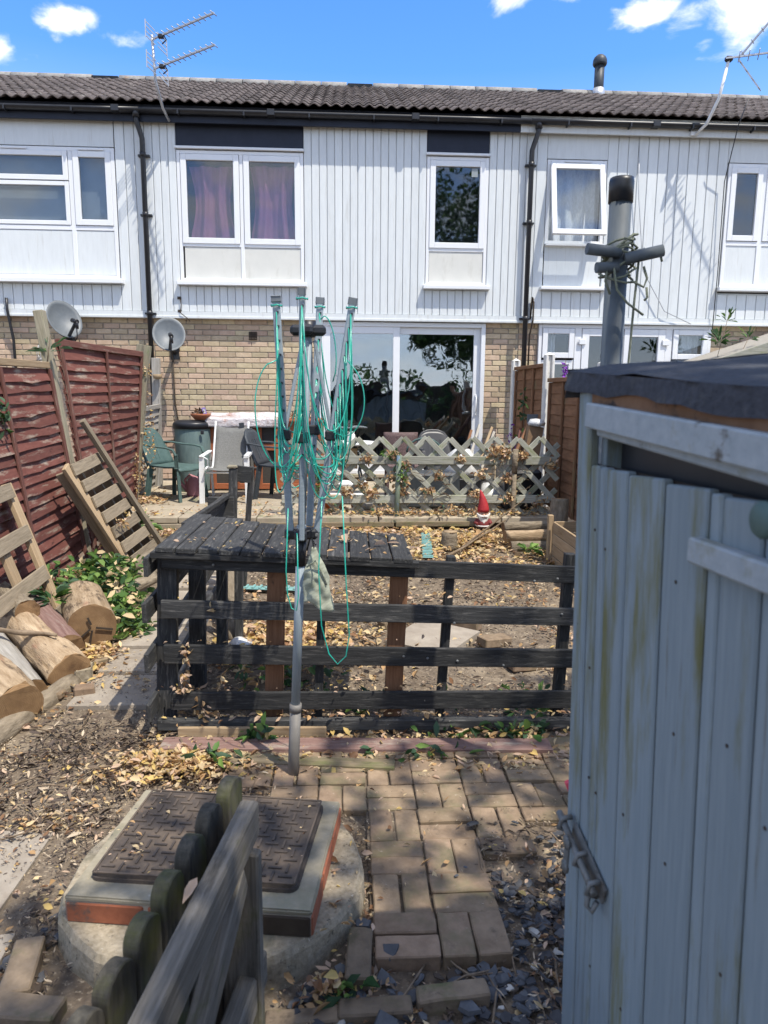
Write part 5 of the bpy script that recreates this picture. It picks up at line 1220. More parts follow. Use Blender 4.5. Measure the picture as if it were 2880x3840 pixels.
for i in range(40): it.append((V((2.30+R.uniform(-.03, .02), 9.3+R.uniform(-.15, .15), R.uniform(.9, 1.72))), rv()+V((0, 0, -.4)), rv()+V((-1, 0, 0)), R.uniform(.05, .11), R.uniform(.03, .06), pick((2, 1, 3, 2))))
t = plant('climber', 'leafy climber with violet flowers on the far brown panel', 'climber', it, [[(2.30, 9.3, .42), (2.32, 9.28, 1.1), (2.31, 9.34, 1.74)]], [G1, G2, G3, G4], (2.3, 9.3, .42))
leafmesh('flowers', clump((2.27, 9.85, 1.05), (.03, .06, .25), 26, .05, (1,))+clump((2.30, 9.6, 1.0), (.03, .1, .2), 14, .05, (1,)), [M['violet']], t)['kind'] = 'stuff'
t = plant('flower_spike', 'spike of violet flowers over the middle brown panel', 'flower', clump((2.44, 8.0, 1.75), (.05, .05, .08), 16, .06, (1, 1, 1, 1)), [[(2.44, 8.0, 1.5), (2.44, 8.0, 2.05)]], [G1, G2, G3, G4], (2.44, 8.0, 1.5))
leafmesh('flowers', clump((2.44, 8.0, 1.95), (.035, .035, .11), 30, .045, (1,)), [M['violet']], t)['kind'] = 'stuff'
it = rosette((4.86, 9.3, 2.35), 34, .17, (3, 1, 5, 2), .8, .28)+rosette((4.95, 9.3, 2.62), 18, .13, (3, 1, 5, 2), .9, .28)+rosette((5.25, 9.3, 2.40), 18, .14, (3, 1, 4, 2), .8, .28)
plant('garden_shrub', 'thin leafed shrub in front of the right house, above the shed roof', 'shrub', it, [[(4.86, 9.3, .3), (4.86, 9.3, 2.2), (4.97, 9.3, 2.75)], [(4.9, 9.3, 1.5), (5.28, 9.3, 2.5)]], [G1, G2, G3, G4], (4.9, 9.3, .3))
t = thing('outbuilding', 'pale grey green sloping end of an outbuilding beyond the shed at the right edge', 'outbuilding', (5.8, 9.4, .3))
b = B(); b.bm.faces.new([b.bm.verts.new(c) for c in ((4.35, 9.0, .3), (7.2, 9.0, .3), (7.2, 9.0, 2.96), (4.35, 9.0, 2.01))]); b.thick(.06); b.obj('gable', M['trelliswood'], t)
b = B(); b.prism([(4.36, 9.06), (7.2, 9.06), (7.2, 10.2), (4.36, 10.2)], lambda x, y: 1.96+.333*(x-4.35), lambda x, y: 2.0+.333*(x-4.35)); b.obj('roof', M['greywood'], t)

# ---------------------------------------------------------------- garden bits at the right
t = thing('garden_gnome', 'small garden gnome with a pointed red hat and white beard standing in the leaves', 'gnome', (1.39, 7.1, .28))
gx, gy_, g0 = 1.385, 7.09, .285
b = B(); pr = [(.062, 0), (.060, .03), (.045, .09), (.030, .15), (.016, .20), (.003, .222)]
b.lathe(pr, (gx, gy_, g0+.195), 20)
for v in b.bm.verts:
    h_ = max(0, v.co.z-(g0+.30)); v.co.x -= h_*.28
b.obj('hat', M['hatred'], t)
b = B(); b.lathe([(.001, .10), (.05, .115), (.058, .15), (.055, .185), (.045, .21), (.001, .215)], (gx, gy_, g0), 18); hd = b.obj('head', M['skin'], t)
b = B(); b.lathe([(.001, -.013), (.012, -.006), (.013, .004), (.001, .013)], (gx, gy_-.062, g0+.165), 10); b.obj('nose', M['skin'], hd)
for s in (-1, 1):
    b = B(); b.lathe([(.001, -.008), (.007, 0), (.001, .008)], (gx+s*.02, gy_-.053, g0+.178), 8); b.obj('eye', M['darkbrown'], hd)
    b = B(); b.lathe([(.001, -.01), (.012, 0), (.001, .01)], (gx+s*.058, gy_, g0+.165), 8); b.obj('ear', M['skin'], hd)
b = B(); b.grid(lambda u, v: V((gx+(.070-.040*v*v)*math.sin((u-.5)*3.3), gy_-(.062-.0*v)*math.cos((u-.5)*2.6)-.008*v, g0+.175-.085*v-.01*math.cos((u-.5)*6))), 12, 8); b.thick(.012); b.rough(.003, 60); b.obj('beard', M['beard'], t)
b = B(); b.tube([(gx-.04, gy_-.066, g0+.150), (gx, gy_-.072, g0+.158), (gx+.04, gy_-.066, g0+.150)], [.004, .010, .004], 8); b.obj('moustache', M['beard'], t)
b = B(); b.lathe([(.066, .04), (.073, .055), (.068, .10), (.05, .125), (.001, .13)], (gx, gy_, g0), 18); b.obj('coat', M['robe'], t)
b = B(); b.lathe([(.074, .045), (.077, .052), (.074, .06)], (gx, gy_, g0), 18); b.obj('coat_trim', M['beard'], t)
for s in (-1, 1):
    b = B(); b.tube([(gx+s*.055, gy_, g0+.115), (gx+s*.078, gy_-.01, g0+.08), (gx+s*.055, gy_-.05, g0+.075)], [.02, .02, .016], 8); b.obj('arm', M['robe'], t)
    b = B(); b.lathe([(.001, 0), (.03, .004), (.034, .02), (.028, .04), (.001, .045)], (gx+s*.034, gy_-.018, g0), 12); b.obj('boot', M['darkbrown'], t)
t = thing('tree_stump', 'small sawn tree stump with a pale top among the dead leaves', 'stump', (.95, 6.45, .24))
b = B(); b.lathe([(.09, -.03), (.078, .03), (.07, .10), (.068, .145)], (.95, 6.44, .25), 18); b.rough(.008, 14); b.obj('bark', M['bark'], t)
b = B(); b.lathe([(.001, 0), (.066, 0), (.066, .012), (.001, .012)], (.955, 6.44, .392), 18); b.obj('sawn_top', M['tan'], t)
GR = 'logs stacked by the planter box'
log('log', 'yellowish log in front of the small stack by the planter box', (1.47, 6.42, .355), (1.92, 6.46, .36), .055, .055, M['log'], GR, 20, 16)
log('log', 'grey brown log at the back of the small stack by the planter box', (1.48, 6.56, .41), (1.95, 6.60, .43), .05, .05, M['bark'], GR, 21, 16)
log('log', 'dark log lowest in the small stack by the planter box', (1.50, 6.36, .27), (1.90, 6.42, .27), .05, .05, M['bark'], GR, 22, 16)
log('tree_trunk_piece', 'upright rough log against the right fence behind the planter box', (2.05, 6.75, .3), (2.08, 6.78, .66), .09, .085, M['bark'], None, 23, 16)
plant('leafy_shrub', 'few green leaves lying by the log stack', 'plant', rosette((1.62, 6.15, .27), 16, .13, (3, 3, 2, 2), .4, .55), None, [G1, G2, G3, G4], (1.62, 6.15, .22))
t = thing('planter_box', 'tan planked timber planter box against the right fence', 'planter', (2.0, 5.6, .2))
for i in range(4):
    z = .225+.1*i; beam('plank', (1.81, 5.22, z-.02), (1.795, 5.98, z), .02, .094, M['tan'], t); beam('plank', (1.80, 6.0, z), (2.28, 6.0, z), .02, .094, M['tan'], t); beam('plank', (2.29, 5.22, z-.02), (2.29, 6.0, z), .02, .094, M['tan'], t); beam('plank', (1.82, 5.20, z-.02), (2.28, 5.20, z-.02), .02, .094, M['tan'], t)
for x, y in ((1.775, 6.03), (1.835, 5.24), (2.27, 5.98), (2.27, 5.24)): beam('corner_post', (x, y, .15), (x, y, .625), .045, .045, M['tan'], t, (1, 0, 0))
b = B(); b.bx(1.83, 2.27, 5.23, 5.97, .3, .42); b.rough(.01, 9); b.obj('soil', M['soil'], t)
def edging(label, p0, p1, w):
    p0, p1 = V(p0), V(p1); d_ = (p1-p0); L = d_.length; t = thing('lawn_edging', label, 'edging', p0, 'teal lawn edging strips')
    beam('strip', p0, p1, w, .008, M['tealstrip'], t)
    k = int(L/.05)
    sd_ = V((0, 0, 1)).cross(d_.normalized())
    for i in range(k): 
        c = p0+d_*((i+.5)/k); beam('rib', c+sd_*-w*.45+V((0, 0, .01)), c+sd_*w*.45+V((0, 0, .01)), .018, .012, M['tealstrip'], t)
edging('teal ribbed plastic lawn edging strip lying beyond the end of the bench top', (.71, 6.08, .235), (.78, 6.90, .285), .10)
edging('teal ribbed plastic lawn edging strip seen under the bench top', (-1.0, 5.32, .19), (-.32, 5.25, .185), .09)
b = B(); b.prism([(.24, 4.25), (.50, 4.60), (.86, 4.38), (.66, 4.12), (.45, 4.12)], lambda x, y: gz(y)-.04, lambda x, y: gz(y)+.035); prop(b.obj('stepping_slab', M['slab'], None), 'pale stepping slab set crooked in the bark behind the rails', 'slab')
for i, (x, y, a_, lab) in enumerate(((.93, 4.26, .5, 'brick lying at the right edge of the stepping slab'), (.78, 4.52, -.5, 'tan brick behind the stepping slab'), (.30, 4.62, .7, 'brick at the left back corner of the stepping slab'), (1.05, 3.93, .3, 'brown brick lying alone in the bark behind the lower rails'))):
    b = B(); b.box((0, 0, 0), (.215, .10, .06), None, .006); b.rough(.003, 20, i); o = b.obj('brick', M['paver'], None); o.location = (x, y, gz(y)+.02); o.rotation_euler = (R.uniform(-.1, .1), R.uniform(-.15, .15), a_); prop(o, lab, 'brick', 'loose bricks in the bark')
log('stick', 'thick barked stick leaning inside the enclosure with a yellow scrape', (-.72, 4.30, .12), (-.80, 4.75, .66), .02, .045, M['bark'], None, 31, 12, False, 'stick', .004)
b = B(); b.lathe([(.001, 0), (.06, .005), (.07, .03), (.04, .06), (.001, .065)], (-.66, 4.22, .10), 16); b.rough(.02, 18); prop(b.obj('white_wrapper', M['bagwhite'], None), 'crumpled white wrapper on the leaves inside the enclosure', 'wrapper')
log('branch', 'long bare pale branch lying across the leaves by the gnome', (1.05, 6.3, .28), (2.0, 7.5, .62), .010, .005, M['twig'], None, 33, 8, False, 'branch', .012)
log('branch', 'second thin branch lying by the stump', (.85, 6.0, .25), (1.6, 7.0, .40), .012, .006, M['twig'], None, 34, 8, False, 'branch', .012)
for p0, p1, w, h, m_, lab in (((-.68, 3.02, .022), (.21, 2.915, .022), .075, .03, 'oldplank', 'mossy greenish plank on the ground at the foot of the washing line'), ((-.86, 3.12, .035), (.95, 3.055, .03), .11, .03, 'redplank', 'worn reddish plank on the ground along the front of the rails'), ((-.80, 3.19, .06), (-.1, 3.19, .05), .02, .06, 'tan', 'thin tan board on edge under the lowest rail')):
    prop(beam('plank', p0, p1, w, h, M[m_]), lab, 'plank', 'planks lying in front of the enclosure')

# ---------------------------------------------------------------- basket weave paving
PV = struct(thing('paving', None, None, (.3, 2.4, 0)))
XM = [-.52, -.32, -.12, .0805, .278, .488, .69, .89, 1.09]; YM = [1.815, 2.0, 2.197, 2.398, 2.597, 2.776, 2.97, 3.15]
lay = {0: 'AB', 1: 'AB', 2: 'ABc', 3: 'ABCd', 4: 'YZABCDE', 5: 'XYZABCDE', 6: 'XYZABCDE'}
names = 'XYZABCDE'
_pv = {}
def paver(x0, x1, y0, y1, z=.0):
    L, w = max(x1-x0, y1-y0)-.006, min(x1-x0, y1-y0)-.006
    k = (round(L, 2), round(w, 2), R.randrange(3))
    if k not in _pv:
        b = B(); b.box((0, 0, 0), (L, w, .06), None, .004); bmesh.ops.subdivide_edges(b.bm, edges=[e for e in b.bm.edges if e.calc_length() > .05], cuts=2, use_grid_fill=True); b.rough(.0035, 22, R.random()*50); _pv[k] = b.mesh('paver')
    rz = 0 if x1-x0 > y1-y0 else rad(90)
    if R.random() < .5: rz += math.pi
    o = place('paver', _pv[k], M['paver'], PV, Matrix.Translation(((x0+x1)/2+R.uniform(-.002, .002), (y0+y1)/2+R.uniform(-.002, .002), z-.012+R.uniform(-.004, .005)))@Matrix.Rotation(rz+R.uniform(-.015, .015), 4, 'Z')@Matrix.Rotation(R.uniform(-.015, .015), 4, 'X')@Matrix.Rotation(R.uniform(-.012, .012), 4, 'Y'))
    return o
for r, cols in lay.items():
    for c in cols:
        i = names.index(c.upper()); x0, x1, y0, y1 = XM[i], XM[i+1], YM[r], YM[r+1]
        xm, ym = (x0+x1)/2, (y0+y1)/2
        z = .022 if r == 0 else (.01 if r == 1 else gz(y1)*.5)
        if (i-3+r) % 2 == 0:
            if c.isupper(): paver(x0, x1, y0, ym, z)
            paver(x0, x1, ym, y1, z)
        else: paver(x0, xm, y0, y1, z); paver(xm, x1, y0, y1, z)
b = B()
b.prism([(.075, 1.83), (.485, 1.83), (.485, 2.3), (.69, 2.3), (.69, 2.5), (.89, 2.5), (.89, 2.6), (1.09, 2.62), (1.09, 3.15), (-.52, 3.15), (-.52, 2.6), (.075, 2.6)], -.05, .005); b.obj('joint_fill', M['soil'], PV)
for i, (x, y, a, z, lab) in enumerate(((.035, 1.835, 1.5, .03, 'mossy loose brick standing off the left front corner of the paving'), (.075, 1.665, .04, .015, 'half buried mossy brick at the bottom, left of its neighbour'), (.29, 1.70, .08, .02, 'half buried mossy brick at the bottom, under the slate chips'), (-.12, 1.655, .02, .0, 'half buried brick at the bottom beside the gate'), (-.93, 1.845, 1.75, .02, 'loose brick lying along the slab left of the manhole'), (-.865, 1.70, -.12, .02, 'loose brick at the bottom left by the gate'))):
    b = B(); b.box((0, 0, 0), (.20, .072 if i == 0 else (.06 if i < 4 else .085), .06), None, .005); bmesh.ops.subdivide_edges(b.bm, edges=[e for e in b.bm.edges if e.calc_length() > .04], cuts=2, use_grid_fill=True); b.rough(.004, 22, i)
    o = b.obj('brick', M['mossbrick'], None); o.location = (x, y, z-.014); o.rotation_euler = (R.uniform(-.05, .05), R.uniform(-.05, .05), a); prop(o, lab, 'brick', 'loose bricks round the paving')

# ---------------------------------------------------------------- inspection chamber
MH = thing('manhole', 'raised brick manhole with a patterned cast iron lid on a round concrete base', 'manhole', (-.44, 2.15, 0))
pts = [(-.905, 2.06), (-.87, 1.955), (-.80, 1.87), (-.71, 1.80), (-.60, 1.765), (-.45, 1.742), (-.26, 1.745), (-.17, 1.785), (-.09, 1.845), (-.02, 1.925), (.035, 2.02), (.055, 2.12), (.05, 2.22), (.02, 2.34), (-.03, 2.44), (-.2, 2.54), (-.45, 2.6), (-.7, 2.57), (-.83, 2.47), (-.90, 2.28)]
b = B()
cxm, cym = -.43, 2.16
def sc_(k): return [(cxm+(x-cxm)*k, cym+(y-cym)*k) for x, y in pts]
for k0, k1, z0, z1 in ((1.02, 1.0, -.06, .07), (1.0, .975, .07, .09)):
    A = [b.bm.verts.new((x, y, z0)) for x, y in sc_(k0)]; C = [b.bm.verts.new((x, y, z1)) for x, y in sc_(k1)]
    for i in range(len(pts)): b.bm.faces.new((A[i], A[(i+1) % len(pts)], C[(i+1) % len(pts)], C[i]))
b.bm.faces.new(C); bmesh.ops.remove_doubles(b.bm, verts=b.bm.verts[:], dist=.002)
bmesh.ops.subdivide_edges(b.bm, edges=b.bm.edges[:], cuts=2, use_grid_fill=True); b.rough(.006, 14); b.obj('concrete_base', M['concrete'], MH)
FL, FR, BR_, BL_ = V((-.842, 1.935, 0)), V((-.10, 1.838, 0)), V((-.022, 2.405, 0)), V((-.765, 2.515, 0))
def quadm(k): c = (FL+FR+BR_+BL_)/4; return [c+(p-c)*k for p in (FL, FR, BR_, BL_)]
b = B(); q = quadm(.985); b.prism([(p.x, p.y) for p in q], .088, .158); b.obj('mortar_bed', M['mortar'], MH)
corners = [FL, FR, BR_, BL_]
for s in range(4):
    p, e = corners[s], corners[(s+1) % 4]; L = (e-p).length; n = max(2, int(round(L/.225))); d_ = (e-p)/L
    for i in range(n):
        a_ = p+d_*(L*i/n+.006); c_ = p+d_*(L*(i+1)/n-.006)
        inw = V((-d_.y, d_.x, 0))
        mm = M['redbrick']
        if (s == 0 and i == n-1): mm = M['darkbrown']
        o = beam('brick', a_+inw*.05+V((0, 0, .122)), c_+inw*.05+V((0, 0, .122)), .10, .066, mm, MH, (0, 0, 1), .005)
b = B(); q = quadm(.992)
b.prism([(p.x, p.y) for p in q], .156, .174); bmesh.ops.bevel(b.bm, geom=b.bm.edges[:], offset=.005, segments=2, affect='EDGES'); bmesh.ops.subdivide_edges(b.bm, edges=[e for e in b.bm.edges if e.calc_length() > .1], cuts=5, use_grid_fill=True); b.rough(.003, 10); b.obj('mortar_capping', M['render'], MH)
def rrect(c4, r, n=5):
    out = []
    for i in range(4):
        p = c4[i]; a_ = (c4[i-1]-p).normalized(); e_ = (c4[(i+1) % 4]-p).normalized()
        for j in range(n+1):
            s = j/n; out.append(p+a_*r*(1-s)**2+e_*r*s**2)
    return out
lid = [V((-.79, 2.0, 0)), V((-.15, 1.918, 0)), V((-.082, 2.372, 0)), V((-.728, 2.47, 0))]
lc = sum(lid, V())/4
b = B(); b.prism([(p.x, p.y) for p in rrect(lid, .035)], .170, .186); b.obj('lid_frame', M['iron'], MH)
b = B(); b.prism([(p.x, p.y) for p in rrect([lc+(p-lc)*.975 for p in lid], .03)], .184, .198); bmesh.ops.bevel(b.bm, geom=[e for e in b.bm.edges if abs(e.verts[0].co.z-e.verts[1].co.z) < .001 and e.verts[0].co.z > .19], offset=.003, segments=1, affect='EDGES'); ld = b.obj('lid', M['iron'], MH)
b = B()
il = [lc+(p-lc)*.965 for p in lid]
for i in range(4): b.beam(il[i]+V((0, 0, .2)), il[(i+1) % 4]+V((0, 0, .2)), .006, .004)
b.obj('lid_rim', M['iron'], MH)
b = B(); il = [lc+(p-lc)*.92 for p in lid]
def LQ(u, v): return (il[0]*(1-u)+il[1]*u)*(1-v)+(il[3]*(1-u)+il[2]*u)*v
nu, nv = 15, 11
for i in range(nu):
    for j in range(nv):
        u, v = (i+.5)/nu, (j+.5)/nv; c = LQ(u, v)+V((0, 0, .2)); du = (LQ(u+.01, v)-LQ(u, v)).normalized(); dv = (LQ(u, v+.01)-LQ(u, v)).normalized()
        d_ = du if (i+j) % 2 == 0 else dv
        b.beam(c-d_*.021, c+d_*.021, .007, .006)
o = b.obj('lid_tread', M['iron'], ld); o['kind'] = 'stuff'

# ---------------------------------------------------------------- near picket gate
GA = thing('picket_gate', 'old mossy picket gate with rounded tops and a silvered rail in the foreground', 'gate', (-.33, 1.4, 0))
pk = [(-.305, 1.71, .672), (-.338, 1.61, .657), (-.362, 1.51, .642), (-.390, 1.41, .622), (-.417, 1.31, .600), (-.443, 1.21, .582), (-.468, 1.11, .57), (-.49, 1.01, .555), (-.512, .91, .54)]
for i, (x, y, zt) in enumerate(pk):
    hw = .046; tk = .036
    b = B(); prof = [(-hw, 0), (hw, 0), (hw, zt-.042)]+[(hw*math.cos(a_), zt-.042+.042*math.sin(a_)) for a_ in (rad(20), rad(45), rad(70), rad(90), rad(110), rad(135), rad(160))]+[(-hw, zt-.042)]
    dx = V((.24, .97, 0)).normalized(); nx = V((dx.y, -dx.x, 0))
    A = [b.bm.verts.new(V((x, y, 0))+dx*p_+V((0, 0, q_))-nx*tk/2) for p_, q_ in prof]; C = [b.bm.verts.new(V((x, y, 0))+dx*p_+V((0, 0, q_))+nx*tk/2) for p_, q_ in prof]
    b.bm.faces.new(A); b.bm.faces.new(C[::-1])
    for k in range(len(A)): b.bm.faces.new((A[k], A[(k+1) % len(A)], C[(k+1) % len(A)], C[k]))
    bmesh.ops.bevel(b.bm, geom=[e for e in b.bm.edges if e.calc_length() > .005], offset=.003, segments=1, affect='EDGES'); b.rough(.0025, 14, i)
    b.obj('picket', M['gatewood'], GA)
def gr(name, p0, p1, w, h): return beam(name, p0, p1, w, h, M['gaterail'], GA, (0, 0, 1), .006)
gr('top_rail', (-.245, 1.665, .592), (-.388, .72, .570), .047, .095)
gr('lower_rail', (-.235, 1.675, .16), (-.388, .72, .15), .05, .095)
beam('stile', (-.262, 1.60, .02), (-.262, 1.60, .545), .032, .10, M['gaterail'], GA, (.97, -.24, 0), .005)
beam('brace', (-.262, 1.56, .50), (-.36, .85, .18), .04, .08, M['gaterail'], GA)
b = B()
prop(leafmesh('leaf', [(V((-.315, 1.365, .645)), V((-.2, -.6, -.15)), V((.3, 0, 1)), .06, .022, 0)], [LP, LT], None), 'curled tan dead leaf caught on the gate rail', 'leaf')

# ---------------------------------------------------------------- shed
SH = thing('garden_shed', 'weathered grey blue boarded garden shed with a black felt roof at the right', 'shed', (1.1, .5, 0))
sdv = V((.0873, -.996, 0)).normalized(); snv = V((-.996, -.0873, 0)).normalized(); S0 = V((.435, 1.285, 0))
def SP(s, z, o=0): return S0+sdv*(s-.058*(z-1.53))+V((0, 0, z))+snv*o
zl = (V((0, 0, 1))-sdv*.058).normalized(); xl = -snv.cross(zl) if False else (-snv).cross(zl)
MS = Matrix((xl, -snv, zl)).transposed()
cuts = [-.03, .03, .071, .173, .286, .399, .506]+[.506+.11*k for k in range(1, 12)]
for i in range(len(cuts)-1):
    zt = 1.66 if i == 0 else 1.53
    pr_ = [(cuts[i]+.002, cuts[i+1]-.0055, 0)] if i % 3 != 2 else [(cuts[i]+.002, cuts[i]+.026, .0015), (cuts[i]+.027, cuts[i+1]-.003, 0)]
    for a_, c_, o_ in pr_:
        b = B(); b.box((0, 0, 0), (c_-a_, .018, zt), None, .003)
        place('board', b.mesh('board'), M['shed'], SH, Matrix.Translation(SP((a_+c_)/2, zt/2, -.009+o_)) @ MS.to_4x4())
def sbeam(name, s0, z0, s1, z1, w, h, m, o): return beam(name, SP(s0, z0, o), SP(s1, z1, o), w, h, M[m], SH, (0, 0, 1), .003)
b = B(); c = [SP(.02, 0, -.03), SP(1.75, 0, -.03)]
b.bm.faces.new([b.bm.verts.new(v) for v in (SP(.0, 0, -.022), SP(1.75, 0, -.022), SP(1.75, 1.528, -.022), SP(0, 1.528, -.022))]); b.thick(.004); b.obj('inner_lining', M['darkbrown'], SH)
sbeam('header', .0305, 1.617, 1.7, 1.517, .022, .044, 'shedtrim', .003)
sbeam('slot_bead', .045, 1.589, 1.7, 1.478, .02, .016, 'shedtrim', -.012)
sbeam('eaves_fascia', -.03, 1.660, 1.7, 1.550, .02, .052, 'feltwood', -.012)
beam('ledge', SP(.385, 1.452, .011), SP(1.7, 1.452, .011), .022, .034, M['shedtrim'], SH, (0, 0, 1), .003)
b = B(); b.box(SP(.66, 1.53, -.06), (1.4, .012, .24), MS); b.obj('slot_shade_panel', M['blackpl'], SH)  # black panel added behind the slot, standing in for the shade inside
for i in range(7):
    for z in (.30, .62, .95, 1.18, 1.42):
        if R.random() < .35: continue
        c = SP(cuts[i+1]+.02+R.uniform(0, .06), z+R.uniform(-.05, .05), .0005); q = B(); q.lathe([(.001, .0012), (.0022, .001), (.003, 0)], c, 7, frame(snv.orthogonal(), snv)); q.obj('nail_head', M['darkbrown'], SH)
for x0, y0, x1, y1 in ((.455, 1.26, 2.1, 1.26), (2.1, 1.26, 2.1, -.42), (.62, -.42, 2.1, -.42)):
    n = 10
    for i in range(n): 
        a_ = V((x0+(x1-x0)*(i+.04)/n, y0+(y1-y0)*(i+.04)/n, .8)); c_ = V((x0+(x1-x0)*(i+.96)/n, y0+(y1-y0)*(i+.96)/n, .8)); beam('board', a_, c_, .018, 1.56, M['shed'], SH)
# felt roof: top sheet and wavy turned down edges
rz_ = lambda x, y: 1.703+.08*(x-.42)+.068*(y-1.38)
b = B()
xe = lambda y: .424+.0873*(1.39-y)
b.grid(lambda u, v: V((xe(1.375-2.1*v)+(2.2-xe(1.375-2.1*v))*u, 1.375-2.1*v, rz_(xe(1.375-2.1*v)+(2.2-xe(1.375-2.1*v))*u, 1.375-2.1*v)+.007*MN.noise(V((u*9, v*11, 0)))+.003*MN.noise(V((u*40, v*45, 5)))-.006*max(0, 1-u*14))), 22, 40)
def skirt(u, v):
    y = 1.375-2.1*u; x = xe(y); w = .034+.004*math.sin(u*31)+.003*math.sin(u*77+1)+.006*MN.noise(V((u*25, 0, 1)))
    return V((x-.005*v-.003*math.sin(u*40)*v+.005*MN.noise(V((u*18, v*2, 7)))*v, y, rz_(x, y)-.006-w*v))
b.grid(skirt, 60, 4)
def skirt2(u, v):
    x = xe(1.375)+(2.2-xe(1.375))*u; return V((x, 1.377+.010*v, rz_(x, 1.375)-.002-.055*v-.004*math.sin(u*20)))
b.grid(skirt2, 20, 3)
bmesh.ops.remove_doubles(b.bm, verts=b.bm.verts[:], dist=.0015)
b.obj('felt_roof', M['felt'], SH)
b = B(); b.prism([(.485, 1.355), (2.15, 1.355), (2.15, -.65), (.63, -.65)], lambda x, y: rz_(x, y)-.028, lambda x, y: rz_(x, y)-.012); b.obj('roof_board', M['feltwood'], SH)
# bolt
b = B(); b.beam(SP(.02, .832, .006), SP(.155, .790, .006), .004, .035); b.obj('bolt_plate', M['steel'], SH)
b = B(); b.tube([SP(-.015, .845, .022), SP(.15, .793, .022)], .0065, 10); b.obj('bolt', M['steel'], SH)
for s in (.01, .085, .14):
    b = B(); z = .838-.31*s; b.tube([SP(s, z+.014, .006), SP(s, z+.012, .026), SP(s, z-.006, .032), SP(s, z-.014, .012)], .005, 8); b.obj('bolt_staple', M['steel'], SH)
b = B(); b.beam(SP(.05, .826, .030), SP(.05, .776, .034), .004, .022, (0, 1, 0)); b.lathe([(.001, 0), (.013, 0), (.013, .005), (.001, .005)], SP(.05, .778, .032), 12, MS @ Matrix.Rotation(rad(90), 3, 'X')); b.lathe([(.001, 0), (.013, 0), (.013, .005), (.001, .005)], SP(.05, .825, .030), 12, MS @ Matrix.Rotation(rad(90), 3, 'X')); b.obj('bolt_tab', M['steel'], SH)
b = B(); b.tube([SP(.135, .79, .024), SP(.138, .765, .030), SP(.142, .755, .022), SP(.145, .775, .014)], .005, 8); b.obj('bolt_hook', M['steel'], SH)
b = B(); b.lathe([(.001, .010), (.018, .010), (.022, .005), (.022, 0)], SP(.525, 1.515, .012), 18, Matrix.Rotation(rad(-90), 3, 'Y')); prop(b.obj('green_disc', M['greenpl'], None), 'dark green disc hung on the shed boards at the right edge', 'disc')
b = B(); b.tube([(.60, 1.52, .70), (.527, 1.52, .735), (.517, 1.52, .755)], [.008, .010, .007], 10); hp = b.obj('tool_handle', M['redplastic'], None); prop(hp, 'red and grey tool handle poking out past the shed corner', 'tool')
b = B(); b.tube([(.60, 1.525, .66), (.53, 1.525, .705)], .011, 8); b.obj('grip', M['steel'], hp)

# ---------------------------------------------------------------- capped pole behind the shed, tied with rope
PO = thing('capped_pole', 'dark grey capped pole with short tubes tied across it by old rope', 'pole', (.965, 2.61, 0))
b = B(); b.tube([(.965, 2.61, -.05), (.965, 2.61, 2.345)], .0385, 20); b.obj('shaft', M['dustpole'], PO)
b = B(); b.lathe([(.0425, 0), (.043, .07), (.040, .083), (.001, .088)], (.965, 2.61, 2.325), 20); b.obj('cap', M['blackpl'], PO)
for p0, p1, r in (((.835, 2.555, 2.158), (.955, 2.56, 2.148), .0195), ((.97, 2.55, 2.125), (1.095, 2.525, 2.152), .0205), ((.872, 2.555, 2.095), (.95, 2.56, 2.10), .0185), ((1.0, 2.66, 2.15), (1.07, 2.62, 2.16), .019)):
    b = B(); b.tube([p0, p1], r, 14); b.obj('cross_tube', M['dustpole'], PO)
for i in range(9):
    z = 2.08+.013*i; b = B(); t0 = R.uniform(0, 6)
    b.tube([(.965+(.052+.012*math.sin(a_*2))*math.cos(t0+a_*.52), 2.60+(.056)*math.sin(t0+a_*.52), z+.035*math.sin(a_*.52+i*1.3)) for a_ in range(13)], .0042, 6); b.obj('rope_turn', M['rope'], PO)
for pts_ in ([(.93, 2.545, 2.10), (.945, 2.54, 2.02), (.985, 2.54, 1.975), (1.045, 2.54, 1.935)], [(1.0, 2.545, 2.05), (1.04, 2.54, 2.03), (1.05, 2.54, 2.06), (1.035, 2.54, 2.1)], [(1.05, 2.54, 2.03), (1.055, 2.54, 1.995), (1.045, 2.54, 1.985)], [(1.02, 2.55, 2.12), (1.012, 2.55, 1.95), (1.01, 2.56, 1.75), (1.005, 2.56, 1.4)], [(.91, 2.55, 2.10), (.905, 2.55, 2.05), (.925, 2.55, 2.005)], [(1.09, 2.53, 2.13), (1.095, 2.53, 2.115)]):
    b = B(); b.tube(pts_, .0042, 6); b.obj('rope_end', M['rope'], PO)

